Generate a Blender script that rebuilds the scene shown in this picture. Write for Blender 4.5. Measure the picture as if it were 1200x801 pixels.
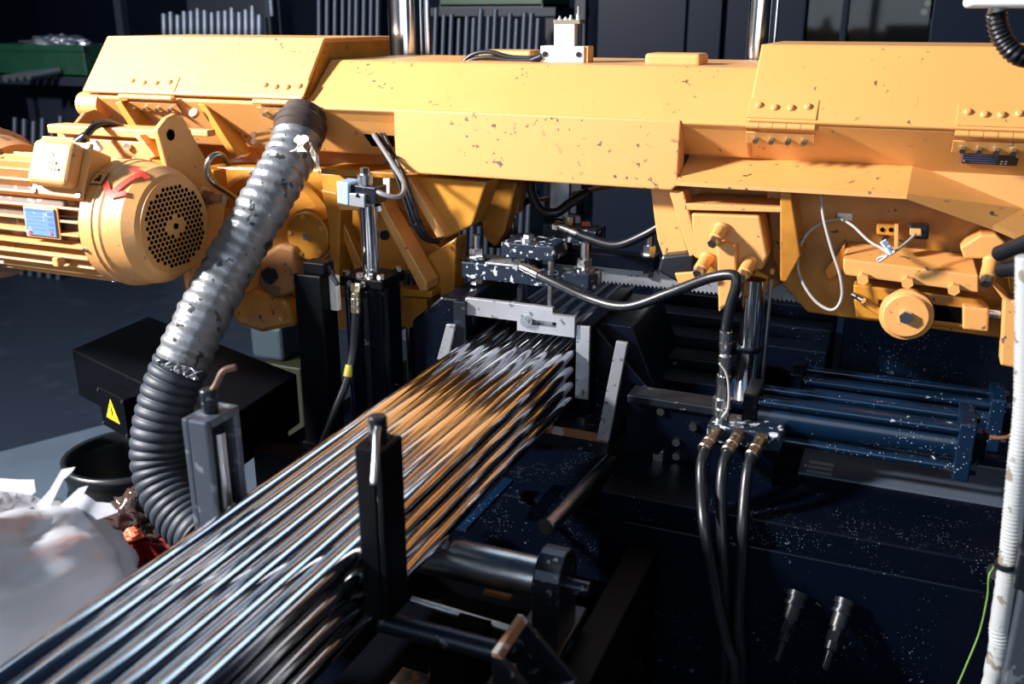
import bpy, math, random
from mathutils import Vector, Matrix, noise
rnd = random.Random(7)
for o in list(bpy.data.objects): bpy.data.objects.remove(o)
S = bpy.context.scene
col = S.collection

# ------------------------------------------------------------------ camera
F = 1120.0
PIT = math.atan(380 / F)
YAW = math.atan(490 / (1120 * math.cos(PIT) + 380 * math.sin(PIT)))
CZ = 1.65
cam_d = bpy.data.cameras.new('camera')
cam = bpy.data.objects.new('camera', cam_d); col.objects.link(cam)
cam.location = (0, 0, CZ)
cam.rotation_euler = (math.pi / 2 - PIT, 0, YAW)
cam_d.sensor_width = 36; cam_d.lens = F / 1200 * 36
cam_d.clip_start = 0.02
cam_d.dof.use_dof = True; cam_d.dof.focus_distance = 2.1; cam_d.dof.aperture_fstop = 4.0
S.camera = cam

# ------------------------------------------------------------------ world, work lamp, added lights, exposure
W = bpy.data.worlds.new('world'); S.world = W; W.use_nodes = True
bg = W.node_tree.nodes['Background']
bg.inputs[0].default_value = (0.07, 0.15, 0.34, 1); bg.inputs[1].default_value = 0.08
def area(name, loc, target, size, power, color, size_y=None):
    d = bpy.data.lights.new(name, 'AREA'); d.energy = power; d.color = color
    d.shape = 'RECTANGLE'; d.size = size; d.size_y = size_y or size
    o = bpy.data.objects.new(name, d); col.objects.link(o); o.location = loc
    o.rotation_euler = (Vector(target) - Vector(loc)).to_track_quat('-Z', 'Y').to_euler()
    return o
area('work_lamp', (-3.95, -0.35, 3.08), (-0.9, 1.95, 1.35), 0.42, 490, (1.0, 0.95, 0.92))
area('fill_light', (1.6, 0.3, 4.6), (0.0, 2.2, 1.0), 1.4, 10, (0.85, 0.93, 1.0))  # added fill for the right-facing sides, no lamp known there
area('front_fill', (0.1, -2.35, 2.0), (0.1, 2.0, 1.9), 4.2, 36, (0.80, 0.90, 1.0), 1.9)  # added soft light behind the camera, for chrome reflections and front fill
area('bar_reflection_light', (-1.8, 5.0, 5.2), (-1.8, 5.01, 0), 2.2, 34, (0.66, 0.84, 1.0), 3.0)  # added unseen overhead light, gives the bars pale reflections
area('bar_reflection_light', (-5.2, 3.4, 5.2), (-5.2, 3.41, 0), 2.2, 24, (0.66, 0.84, 1.0), 3.0)  # second added overhead light, farther left
S.view_settings.view_transform = 'Standard'; S.view_settings.look = 'None'
S.view_settings.gamma = 1; S.view_settings.use_curve_mapping = False
S.view_settings.exposure = 0.55

# ------------------------------------------------------------------ photo pixel -> point on a known plane
_cp, _sp, _cy, _sy = math.cos(PIT), math.sin(PIT), math.cos(YAW), math.sin(YAW)
def ray(x, y):
    u = x - 600; v = 400.5 - y
    f = F * _cp + v * _sp; z = -F * _sp + v * _cp
    return Vector((-_sy * f + _cy * u, _cy * f + _sy * u, z))
def PY(x, y, Y): d = ray(x, y); return Vector((0, 0, CZ)) + d * (Y / d.y)
def PZ(x, y, Z): d = ray(x, y); return Vector((0, 0, CZ)) + d * ((Z - CZ) / d.z)
def PX(x, y, X): d = ray(x, y); return Vector((0, 0, CZ)) + d * (X / d.x)

# ------------------------------------------------------------------ materials
MATS = {}
def mat(name, base, rough=.5, metal=0., chips=None, chip_scale=30, chip_amt=.1, chip_rough=.6, bump=0., bump_scale=60,
        var=.0, var_col=None, var_scale=6, coat=0., emit=None, emit_s=1, trans=0., alpha=1., spec=.5, aniso=0., sub=0.,
        chip2=None, chip2_scale=120, chip2_amt=.06, chip_metal=0., stretch=None, cluster=0, chip_soft=.015):
    m = bpy.data.materials.new(name); m.use_nodes = True
    nt = m.node_tree; N = nt.nodes; L = nt.links
    b = N['Principled BSDF']
    b.inputs['Roughness'].default_value = rough; b.inputs['Metallic'].default_value = metal
    b.inputs['Coat Weight'].default_value = coat; b.inputs['Transmission Weight'].default_value = trans
    b.inputs['Alpha'].default_value = alpha; b.inputs['Specular IOR Level'].default_value = spec
    if sub:
        b.inputs['Subsurface Weight'].default_value = sub
        b.inputs['Subsurface Radius'].default_value = (.05, .05, .05)
    tc = N.new('ShaderNodeTexCoord'); vec = tc.outputs['Object']
    if stretch:
        mp = N.new('ShaderNodeMapping'); mp.inputs['Scale'].default_value = stretch
        L.new(vec, mp.inputs['Vector']); vec = mp.outputs['Vector']
    def nz(scale, detail=4, w=0):
        n = N.new('ShaderNodeTexNoise'); n.inputs['Scale'].default_value = scale; n.inputs['Detail'].default_value = detail
        L.new(vec, n.inputs['Vector']); return n.outputs['Fac']
    def ramp(sock, a, c):
        r = N.new('ShaderNodeMapRange'); r.inputs['From Min'].default_value = a; r.inputs['From Max'].default_value = c
        L.new(sock, r.inputs['Value']); return r.outputs['Result']
    def mix(fac, a, c):
        x = N.new('ShaderNodeMix'); x.data_type = 'RGBA'
        for s, k in ((fac, 0), (a, 6), (c, 7)):
            if isinstance(s, (int, float)): x.inputs[k].default_value = s
            elif isinstance(s, tuple): x.inputs[k].default_value = (*s[:3], 1)
            else: L.new(s, x.inputs[k])
        return x.outputs[2]
    c = tuple(base)
    if var_col is not None:
        c = mix(ramp(nz(var_scale, 5), .5 - var, .5 + var + .12), c, tuple(var_col))
    if chips is not None:
        k = ramp(nz(chip_scale, 5), .70 - chip_amt, .70 + chip_soft - chip_amt)
        if cluster:
            kc = ramp(nz(cluster, 2), .50, .56); cm = N.new('ShaderNodeMath'); cm.operation = 'MULTIPLY'
            L.new(k, cm.inputs[0]); L.new(kc, cm.inputs[1]); k = cm.outputs[0]
        c = mix(k, c, tuple(chips))
        rr = N.new('ShaderNodeMapRange'); rr.inputs['To Min'].default_value = rough; rr.inputs['To Max'].default_value = chip_rough
        L.new(k, rr.inputs['Value']); L.new(rr.outputs['Result'], b.inputs['Roughness'])
    if chip2 is not None:
        v = N.new('ShaderNodeTexVoronoi'); v.inputs['Scale'].default_value = chip2_scale; L.new(vec, v.inputs['Vector'])
        k1 = ramp(v.outputs['Distance'], chip2_amt * 1.2, chip2_amt)
        k2 = ramp(nz(chip2_scale * .06, 3), .50, .60)
        mm = N.new('ShaderNodeMath'); mm.operation = 'MULTIPLY'; L.new(k1, mm.inputs[0]); L.new(k2, mm.inputs[1])
        c = mix(mm.outputs[0], c, tuple(chip2))
    if isinstance(c, tuple): b.inputs['Base Color'].default_value = (*c[:3], 1)
    else: L.new(c, b.inputs['Base Color'])
    if emit: b.inputs['Emission Color'].default_value = (*emit, 1); b.inputs['Emission Strength'].default_value = emit_s
    if bump:
        bp = N.new('ShaderNodeBump'); bp.inputs['Strength'].default_value = bump; bp.inputs['Distance'].default_value = .004
        L.new(nz(bump_scale, 4), bp.inputs['Height']); L.new(bp.outputs['Normal'], b.inputs['Normal'])
    MATS[name] = m; return m

YEL = (.66, .313, .082)
M = {}
M['yellow'] = mat('yellow_paint', YEL, .5, chips=(.10, .055, .045), chip_scale=60, chip_amt=.05, spec=.9, bump=.06, bump_scale=140,
                  var=.10, var_col=(.69, .336, .096), var_scale=5, cluster=7)
M['yellow_worn'] = mat('worn_yellow_paint', YEL, .5, spec=.9, chips=(.09, .05, .04), chip_scale=62, chip_amt=.07, bump=.06, bump_scale=140, cluster=9)
M['yellow_shaded'] = mat('oily_shaded_yellow_paint', (.50, .215, .022), .38, chips=(.04, .022, .012), chip_scale=50, chip_amt=.05, coat=.2, cluster=10,
                        var=.06, var_col=(.33, .13, .013), var_scale=9, bump=.08, bump_scale=90)  # deeper copy of the yellow: shade under the beam put into the colour
M['yellow_motor'] = mat('motor_yellow_paint', (.66, .34, .10), .5, spec=.8, chips=(.30, .12, .06), chip_scale=60, chip_amt=.01, bump=.1, bump_scale=160,
                        var=.12, var_col=(.60, .27, .08), var_scale=10)
M['stator_dark'] = mat('dusty_dark_casting', (.085, .050, .030), .7, chips=(.22, .12, .06), chip_scale=30, chip_amt=.14)
M['brown_cast'] = mat('brown_stained_paint', (.40, .18, .06), .5, chips=(.16, .08, .04), chip_scale=16, chip_amt=.14, bump=.15, bump_scale=60)
M['navy'] = mat('dark_navy_paint', (.0006, .0019, .0068), .36, chips=(.06, .08, .11), chip_scale=60, chip_amt=-.01, chip2=(.22, .27, .33),
                chip2_scale=170, chip2_amt=.09, spec=.16)
M['navy_speck'] = mat('chip_speckled_navy_paint', (.0006, .0018, .0062), .42, chips=(.06, .08, .11), chip_scale=90, chip_amt=-.01, chip2=(.30, .35, .42),
                      chip2_scale=230, chip2_amt=.12, spec=.10)
M['navy_chip'] = mat('chipped_navy_paint', (.008, .015, .030), .36, chips=(.45, .48, .53), chip_scale=70, chip_amt=.11, chip_rough=.35)
M['navy_gloss'] = mat('glossy_navy_paint', (.002, .012, .034), .24, chips=(.30, .35, .40), chip_scale=60, chip_amt=-.01, chip2=(.55, .6, .66),
                      chip2_scale=150, chip2_amt=.13, coat=.2)
M['black'] = mat('black_paint', (.0008, .0013, .0028), .5, chip2=(.10, .12, .16), chip2_scale=180, chip2_amt=.07, spec=.10)
M['black_flat'] = mat('matt_black_frame', (.0008, .0010, .0016), .75, spec=.03)
M['rubber'] = mat('black_rubber', (.006, .008, .012), .36, bump=.05, bump_scale=200)
M['rubber_corr'] = mat('corrugated_black_rubber', (.016, .024, .038), .55, bump=.1, bump_scale=220)
M['bar'] = mat('bright_drawn_steel', (.64, .64, .66), .10, 1., var=.1, var_col=(.56, .56, .59), var_scale=14, stretch=(1, .12, 1))
M['chrome'] = mat('chrome', (.80, .82, .85), .14, 1.)
M['steel'] = mat('machined_steel', (.55, .57, .60), .30, 1., bump=.05, bump_scale=120, var=.08, var_col=(.35, .36, .40), var_scale=20)
M['steel_lt'] = mat('pale_steel_plate', (.42, .44, .48), .42, .75, chips=(.14, .14, .16), chip_scale=70, chip_amt=.08, bump=.06)
M['zinc'] = mat('zinc_plated_steel', (.62, .64, .66), .24, 1., bump=.03)
M['brass'] = mat('zinc_yellow_fitting', (.62, .55, .38), .28, 1.)
M['steel_fit'] = mat('dull_fitting_steel', (.34, .32, .27), .32, 1.)
M['steel_dark'] = mat('dark_oiled_steel', (.035, .042, .058), .34, .85, chips=(.16, .16, .18), chip_scale=60, chip_amt=.06, bump=.08)
M['steel_post'] = mat('grey_milled_post', (.075, .092, .125), .42, .6, chips=(.16, .18, .21), chip_scale=40, chip_amt=.08, bump=.1, bump_scale=90)
M['rust'] = mat('rusty_steel', (.26, .12, .06), .55, .35, chips=(.42, .38, .36), chip_scale=22, chip_amt=.12, bump=.12)
M['rust_dark'] = mat('dark_rusty_lever', (.10, .05, .035), .55, .3, bump=.1)
M['coupling'] = mat('oily_black_coupling', (.016, .019, .025), .32, .6)
M['tape'] = mat('silver_duct_tape', (.22, .235, .26), .40, .6, chips=(.06, .065, .075), chip_scale=34, chip_amt=.09, chip_rough=.3, bump=.5, bump_scale=50)
M['tape_torn'] = mat('torn_grey_tape', (.62, .58, .50), .5, .1, bump=.4, bump_scale=60)
M['collar'] = mat('dark_brown_sleeve', (.06, .045, .040), .45, .2)
M['white_al'] = mat('white_anodised_block', (.74, .75, .74), .4, .2)
M['white'] = mat('white_plastic', (.78, .80, .82), .45)
M['conduit'] = mat('dirty_white_conduit', (.36, .38, .39), .6, chips=(.18, .16, .13), chip_scale=40, chip_amt=.10, bump=.2, bump_scale=80)
M['cable_grey'] = mat('grey_cable', (.16, .16, .17), .4)
M['blue_plate'] = mat('faded_blue_label', (.10, .19, .42), .5, chips=(.20, .28, .48), chip_scale=50, chip_amt=.14)
M['blue_al'] = mat('pale_blue_steel', (.40, .56, .78), .35, .3)
M['plate_dark'] = mat('etched_dark_plate', (.010, .018, .045), .25, .4, var=.08, var_col=(.03, .06, .10), var_scale=30)
M['print_dark'] = mat('dark_print', (.02, .03, .06), .5)
M['print_blue'] = mat('blue_print', (.07, .13, .34), .5)
M['print_black'] = mat('black_print', (.012, .010, .008), .5)
M['print_white'] = mat('white_print', (.45, .48, .52), .5)
M['emboss'] = mat('embossed_motor_paint', (.70, .34, .075), .5)
M['red'] = mat('red_paint', (.70, .05, .03), .45)
M['sign_yellow'] = mat('warning_yellow', (.85, .62, .02), .45)
M['tag_yellow'] = mat('yellow_band', (.50, .46, .04), .5)
M['red_bin'] = mat('dark_red_plastic', (.16, .008, .012), .35)
M['orange'] = mat('orange_plastic', (.55, .10, .04), .5)
M['foil'] = mat('brown_plastic_film', (.07, .045, .040), .15, .3, bump=.8, bump_scale=40, coat=.6)
M['bag'] = mat('milky_plastic_film', (.38, .40, .45), .34, chips=(.62, .24, .17), chip_scale=8, chip_amt=.13, chip_soft=.14, chip_rough=.35, bump=.35, bump_scale=26, sub=.2,
               var=.1, var_col=(.47, .48, .53), var_scale=7, stretch=(1.6, .5, 1.0))
M['bag_white'] = mat('white_plastic_film', (.46, .48, .53), .3, bump=.35, bump_scale=30)
M['green'] = mat('dark_green_crate', (.003, .045, .025), .5, var=.1, var_col=(.002, .03, .016), var_scale=8)
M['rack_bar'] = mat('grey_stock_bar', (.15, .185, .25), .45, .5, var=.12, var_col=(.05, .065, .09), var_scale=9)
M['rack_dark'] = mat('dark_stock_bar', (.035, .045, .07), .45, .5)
M['rack_frame'] = mat('dark_rack_paint', (.004, .009, .022), .6)
M['bg_navy'] = mat('dark_cabinet_paint', (.003, .007, .018), .45, spec=.12)
M['bg_wall'] = mat('dark_hall_wall', (.004, .008, .02), .7, spec=.1, var=.1, var_col=(.005, .009, .02), var_scale=1.2)
M['floor'] = mat('dark_concrete', (.008, .0135, .024), .55, chips=(.011, .018, .030), chip_scale=4, chip_amt=.14, chip_soft=.1, bump=.1, bump_scale=40, spec=.25)
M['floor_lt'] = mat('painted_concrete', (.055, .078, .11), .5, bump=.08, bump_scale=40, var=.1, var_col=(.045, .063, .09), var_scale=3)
M['grey_tray'] = mat('grey_painted_sheet', (.06, .08, .11), .5)
M['grey_label'] = mat('grey_print', (.22, .26, .31), .5)
M['glass'] = mat('machine_window_glass', (.02, .025, .03), .05, trans=.85)
M['scrap'] = mat('bright_metal_offcuts', (.36, .40, .46), .35, .9)
M['lamp_glow'] = mat('lit_indicator', (.9, .9, .6), .5, emit=(1, .95, .6), emit_s=4)
M['green_wire'] = mat('green_yellow_wire', (.14, .28, .05), .4)
M['brown_wire'] = mat('brown_wire', (.16, .07, .03), .4)
M['wire_white'] = mat('white_wire', (.36, .35, .34), .4)
M['wood'] = mat('rust_brown_plate', (.20, .085, .025), .6, chips=(.05, .03, .02), chip_scale=18, chip_amt=.14)
M['olive'] = mat('dull_olive_plastic', (.012, .012, .004), .5)
M['teal'] = mat('faded_cyan_plastic', (.022, .038, .052), .5)

# ------------------------------------------------------------------ mesh builder
ORI = {}
class MB:
    def __init__(s): s.v = []; s.f = []; s.sm = []
    def face(s, idx, smooth=False): s.f.append(tuple(idx)); s.sm.append(smooth)
    def add(s, pts): k = len(s.v); s.v += [Vector(p) for p in pts]; return k
    def hexa(s, a, b):                       # two quads, same winding, a = near, b = far
        k = s.add(list(a) + list(b)); n = len(a)
        s.face(range(k, k + n)); s.face(range(k + 2 * n - 1, k + n - 1, -1))
        for i in range(n):
            j = (i + 1) % n; s.face((k + j, k + i, k + n + i, k + n + j))
        return s
    def box(s, x0, x1, y0, y1, z0, z1):
        return s.hexa([(x0, y0, z0), (x1, y0, z0), (x1, y0, z1), (x0, y0, z1)], [(x0, y1, z0), (x1, y1, z0), (x1, y1, z1), (x0, y1, z1)])
    def obox(s, c, size, rot):
        c = Vector(c); h = [a / 2 for a in size]
        R = rot if isinstance(rot, Matrix) else Matrix.Rotation(rot, 3, 'Z')
        q = lambda x, y, z: c + R @ Vector((x * h[0], y * h[1], z * h[2]))
        return s.hexa([q(-1, -1, -1), q(1, -1, -1), q(1, -1, 1), q(-1, -1, 1)], [q(-1, 1, -1), q(1, 1, -1), q(1, 1, 1), q(-1, 1, 1)])
    def prism(s, pts, d):                    # planar outline (any 3D points), thickness vector
        d = Vector(d); pts = [Vector(p) for p in pts]
        n = Vector((0, 0, 0))
        for i in range(len(pts)): n += pts[i].cross(pts[(i + 1) % len(pts)])
        if n.dot(d) > 0: pts = pts[::-1]
        return s.hexa(pts, [p + d for p in pts])
    def px(s, pix, Y, depth): return s.prism([PY(x, y, Y) for x, y in pix], (0, depth, 0))
    def profX(s, prof, x0, x1):              # (y,z) profile swept along X
        return s.prism([(x0, y, z) for y, z in prof], (x1 - x0, 0, 0))
    def lathe(s, p0, p1, prof, seg=24, caps=True):   # prof: (t metres along axis, radius)
        p0 = Vector(p0); ax = (Vector(p1) - p0).normalized()
        u = ax.orthogonal().normalized(); w = ax.cross(u)
        rings = []
        for t, r in prof:
            rings.append(s.add([p0 + ax * t + (u * math.cos(2 * math.pi * i / seg) + w * math.sin(2 * math.pi * i / seg)) * r for i in range(seg)]))
        for a, b in zip(rings, rings[1:]):
            for i in range(seg):
                j = (i + 1) % seg; s.face((a + i, a + j, b + j, b + i), seg > 6)
        if caps:
            for rg, rev in ((rings[0], True), (rings[-1], False)):
                k = s.add([s.v[rg + i].copy() for i in range(seg)])
                s.face([k + i for i in range(seg)][::-1] if rev else [k + i for i in range(seg)])
        return s
    def cyl(s, p0, p1, r, r1=None, seg=20, ch=0.):
        L = (Vector(p1) - Vector(p0)).length; r1 = r if r1 is None else r1
        if ch:
            return s.cyl_s(p0, p1, [(0, r - ch), (ch, r), (L - ch, r1), (L, r1 - ch)], seg)
        return s.lathe(p0, p1, [(0, r), (L, r1)], seg)
    def cyl_s(s, p0, p1, prof, seg=20):      # sharp steps: every profile edge its own rings
        p = []
        for i in range(len(prof) - 1):
            s.lathe(p0, p1, [prof[i], prof[i + 1]], seg, caps=False)
        k = len(s.v); p0 = Vector(p0); ax = (Vector(p1) - p0).normalized(); u = ax.orthogonal().normalized(); w = ax.cross(u)
        for (t, r), fl in ((prof[0], True), (prof[-1], False)):
            if r > 1e-6:
                k = s.add([p0 + ax * t + (u * math.cos(2 * math.pi * i / seg) + w * math.sin(2 * math.pi * i / seg)) * r for i in range(seg)])
                s.face([k + i for i in range(seg)][::-1] if fl else [k + i for i in range(seg)])
        return s
    def tube(s, pts, r, seg=12, sub=8, rf=None):
        P = spline(pts, sub)
        T = [(P[min(i + 1, len(P) - 1)] - P[max(i - 1, 0)]).normalized() for i in range(len(P))]
        u = T[0].orthogonal().normalized(); rings = []
        dist = 0
        for i, p in enumerate(P):
            if i: dist += (p - P[i - 1]).length
            u = (u - T[i] * u.dot(T[i])).normalized(); w = T[i].cross(u)
            rr = rf(dist, i) if rf else r
            rings.append(s.add([p + (u * math.cos(2 * math.pi * k / seg) + w * math.sin(2 * math.pi * k / seg)) * rr for k in range(seg)]))
        for a, b in zip(rings, rings[1:]):
            for k in range(seg):
                j = (k + 1) % seg; s.face((a + k, a + j, b + j, b + k), True)
        s.face([rings[0] + k for k in range(seg)][::-1]); s.face([rings[-1] + k for k in range(seg)])
        return s
    def hexnut(s, c, ax, r, h):
        return s.lathe(c, Vector(c) + Vector(ax), [(0, r), (h, r)], 6)
    def build(s, name, m, parent=None, bevel=0., seg=2, flat=False):
        o0 = ORI[parent.name] if parent is not None else (sum(s.v, Vector()) / len(s.v))
        if parent is None:
            o0 = Vector((o0.x, o0.y, min(v.z for v in s.v)))
        me = bpy.data.meshes.new(name)
        me.from_pydata([tuple(v - o0) for v in s.v], [], s.f)
        if not flat: me.polygons.foreach_set('use_smooth', s.sm)
        me.update()
        import bmesh
        bm = bmesh.new(); bm.from_mesh(me); bmesh.ops.recalc_face_normals(bm, faces=bm.faces); bm.to_mesh(me); bm.free()
        o = bpy.data.objects.new(name, me); col.objects.link(o)
        me.materials.append(M[m] if isinstance(m, str) else m)
        if parent is not None: o.parent = parent
        else: o.location = o0
        ORI[o.name] = o0
        if bevel:
            b = o.modifiers.new('bevel', 'BEVEL'); b.width = bevel; b.segments = seg; b.limit_method = 'ANGLE'; b.angle_limit = math.radians(40)
        return o
def spline(pts, sub=8):
    P = [Vector(p) for p in pts]
    if len(P) == 2: return [P[0].lerp(P[1], i / sub) for i in range(sub + 1)]
    out = []
    for i in range(len(P) - 1):
        p0 = P[i - 1] if i else P[0] * 2 - P[1]; p1, p2 = P[i], P[i + 1]; p3 = P[i + 2] if i + 2 < len(P) else P[-1] * 2 - P[-2]
        for k in range(sub):
            t = k / sub
            out.append(.5 * ((2 * p1) + (p2 - p0) * t + (2 * p0 - 5 * p1 + 4 * p2 - p3) * t * t + (3 * p1 - p0 - 3 * p2 + p3) * t ** 3))
    out.append(P[-1]); return out
def tag(o, label, cat, group=None):
    o['label'] = label; o['category'] = cat
    if group: o['group'] = group
    return o
def struct(o): o['kind'] = 'structure'; return o
def thing(name, label, cat, loc, group=None):
    o = bpy.data.objects.new(name, None); col.objects.link(o); o.location = loc; o.empty_display_size = .05
    ORI[o.name] = Vector(loc); return tag(o, label, cat, group)
def copy_thing(root, delta, label=None):
    r = root.copy(); col.objects.link(r); r.location = root.location + Vector(delta); ORI[r.name] = ORI[root.name] + Vector(delta)
    if label: r['label'] = label
    for c in list(root.children):
        d = c.copy(); col.objects.link(d); d.parent = r
        for g in list(c.children):
            e = g.copy(); col.objects.link(e); e.parent = d
    return r
def pxs(*a): return [PY(x, y, Y) for x, y, Y in a]
def text_mesh(name, txt, m, parent, origin, right, up, size):
    cu = bpy.data.curves.new(name, 'FONT'); cu.body = txt; cu.size = size; cu.extrude = .0004; cu.align_x = 'CENTER'; cu.align_y = 'CENTER'
    tmp = bpy.data.objects.new('tmp', cu); col.objects.link(tmp)
    dg = bpy.context.evaluated_depsgraph_get(); me = bpy.data.meshes.new_from_object(tmp.evaluated_get(dg))
    bpy.data.objects.remove(tmp)
    r = Vector(right).normalized(); u = Vector(up).normalized(); n = r.cross(u)
    o0 = ORI[parent.name]
    for v in me.vertices:
        v.co = Vector(origin) + r * v.co.x + u * v.co.y + n * v.co.z - o0
    me.materials.clear(); me.materials.append(M[m])
    o = bpy.data.objects.new(name, me); col.objects.link(o); o.parent = parent; ORI[o.name] = o0
    return o

# ================================================================== the setting
struct(MB().box(-9, 5, -2.5, 9, -.1, 0).build('floor', 'floor'))
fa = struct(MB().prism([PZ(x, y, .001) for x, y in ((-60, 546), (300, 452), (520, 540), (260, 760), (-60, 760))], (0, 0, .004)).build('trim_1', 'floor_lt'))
struct(MB().box(-9, 5, 8.2, 8.4, 0, 5.5).build('wall_back', 'bg_wall'))
struct(MB().box(-9.2, -9, -2.5, 8.4, 0, 5.5).build('wall_left', 'bg_wall'))
struct(MB().box(5, 5.2, -2.5, 8.4, 0, 5.5).build('wall_right', 'bg_wall'))

# ================================================================== machine base
base = thing('machine_pedestal', 'dark navy painted steel base of the band saw under the vise', 'machine base', (-.5, 2.0, 0))
zB = .80; yF = 1.572
MB().box(-.47, .42, yF, 2.75, .0, zB).build('base_body', 'navy_speck', base, .004)
MB().box(-.42, .37, yF - .012, yF, .10, zB - .05).build('front_panel', 'navy', base, .003)
MB().box(-1.30, -.47, 1.66, 2.75, 0, .70).build('base_body', 'navy_speck', base, .004)
MB().box(-1.30, -.95, 1.60, 1.66, 0, .72).build('front_panel', 'navy', base, .003)
c = PY(1165, 664, yF); MB().cyl((c.x, yF - .022, c.z), (c.x, yF - .01, c.z), .012, seg=16).build('earth_bolt', 'steel', base)
# steel rails of the bed behind the right jaw
for i, (y0, z1, x0, x1) in enumerate(((1.93, .905, -.56, -.30), (2.02, .925, -.56, -.26), (2.12, .945, -.58, -.12), (2.22, .965, -.56, -.12), (2.33, .985, -.56, -.12))):
    MB().box(x0, x1, y0, y0 + .07, .78, z1).build('bed_rail', 'navy', base, .003)
MB().box(-.10, .42, 2.30, 2.33, .7, 1.02).build('rear_guard', 'navy_gloss', base, .003)
# front cross plate, its top bar lighter than the web
cp = thing('cross_plate', 'dark steel cross plate with lighter top bar beside the right vise jaw', 'machine plate', (-.39, 1.78, .78))
a = PY(735, 462, 1.74); b = PY(842, 476, 1.74)
MB().box(a.x, b.x, 1.74, 1.80, a.z - .018, a.z).build('top_bar', 'steel_dark', cp, .003)
MB().box(a.x, b.x - .01, 1.752, 1.79, .79, a.z - .018).build('web', 'navy', cp)
for x, y in ((775, 481), (813, 499), (793, 517), (793, 533)):
    q = PY(x, y, 1.752); MB().hexnut(q, (0, -1, 0), .0085, .008).build('bolt', 'zinc', cp)
q = PY(773, 530, 1.752); MB().box(q.x - .011, q.x + .011, 1.735, 1.752, q.z - .022, q.z + .012).build('sensor_plate', 'steel', cp, .002)
q = PY(771, 524, 1.735); MB().cyl(q, q + Vector((0, -.015, 0)), .009).build('sensor_knob', 'black', cp)

# ================================================================== infeed table (black frame below the bars)
tb = thing('infeed_table', 'matt black infeed table frame under the steel bars', 'roller table', (-.6, .9, 0))
for x0, x1 in ((-.90, -.85), (-.40, -.345)):
    MB().box(x0, x1, -.3, 1.565, .60, .715).build('side_rail', 'black', tb, .003)
for y in (.15, .72, 1.42):
    MB().box(-.85, -.40, y, y + .05, .60, .67).build('cross_member', 'black_flat', tb, .003)
for x in (-.90, -.395):
    for y in (.1, 1.48):
        MB().box(x, x + .05, y, y + .05, 0, .62).build('leg', 'black_flat', tb, .003)
MB().box(-.85, -.40, .2, 1.565, .50, .51).build('drip_tray', 'black', tb)
# flat slats and chrome rod lying in the table
for pa, pb, w in (((540, 618), (596, 560), 11), ((622, 606), (655, 568), 11)):
    z = .735
    a = PZ(*pa, z); b = PZ(*pb, z); d = (b - a).normalized(); n = Vector((-d.y, d.x, 0)) * .012
    MB().prism([a - n, a + n, b + n, b - n], (0, 0, -.008)).build('slat', 'navy_gloss', tb, .001)
for x, y in ((530, 772), (478, 800), (590, 685)):
    q = PZ(x, y, .72); MB().obox((q.x, q.y, .716), (.05, .06, .008), 0).build('rusty_plate', 'wood', tb, .001)
MB().box(-.62, -.40, .84, .90, .66, .712).build('cross_member', 'black_flat', tb)
a = PZ(640, 618, .76); b = PZ(716, 540, .76)
tag(MB().cyl(a, b, .017, seg=24, ch=.002).build('tie_rod', 'steel'), 'polished chrome rod sloping back in the black infeed table', 'rod')

# ================================================================== round steel bars
D = .034
x0b = -.838
n = 0
for row in range(4):
    for k in range(7):
        x = x0b + D * (k + .5); z = 1.0 - D * (row + .5)
        ye = -.45 + rnd.uniform(-.06, .06)
        m = MB().cyl_s((x, ye, z), (x, 2.46, z), [(0, D / 2 - .003), (.002, D / 2 - .0004), (2.44 - ye, D / 2 - .0004), (2.46 - ye, D / 2 - .002)], 28)
        o = m.build('steel_bar', 'bar')
        od = ('outermost', 'second', 'third', 'fourth', 'fifth', 'sixth', 'seventh')
        if row == 0: lb = 'bright steel bar of the top layer, %s counted from the grey roller post' % od[k]
        elif k == 6: lb = 'bright steel bar at the dark post end of the %s layer' % ('second', 'third', 'bottom')[row - 1]
        else: lb = 'bright round steel bar inside the %s layer of the bundle, below the top bars' % ('second', 'third', 'bottom')[row - 1]
        tag(o, lb, 'steel bar', ('top layer of steel bars', 'second layer of steel bars', 'third layer of steel bars', 'bottom layer of steel bars')[row])
        n += 1

# support roller under the bars
rl = thing('support_roller', 'steel support roller with bearing block carrying the bar bundle', 'roller', (-.66, 1.2, .735))
zr = 1.0 - 4 * D - .034
MB().cyl_s((-.855, 1.2, zr), (-.452, 1.2, zr), [(0, .02), (0, .033), (.403, .033), (.403, .02)], 32).build('roller', 'steel', rl)
for xa, xb in ((-.447, -.405), (-.90, -.86)):
    prof = [(1.155, .745), (1.245, .745)] + [(1.2 + .045 * math.cos(t * math.pi / 10), zr + .012 + .045 * math.sin(t * math.pi / 10)) for t in range(11)]
    MB().profX(prof, xa, xb).build('bearing_block', 'steel_dark', rl, .003)
    MB().box(xa - .03, xb + .01, 1.13, 1.27, .735, .748).build('foot', 'steel_dark', rl, .002)
    for dy in (1.142, 1.258): MB().hexnut((xa - .015, dy, .748), (0, 0, 1), .009, .008).build('bolt', 'zinc', rl)
MB().cyl((-.405, 1.2, zr), (-.37, 1.2, zr), .012).build('shaft_end', 'steel_dark', rl)

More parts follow.
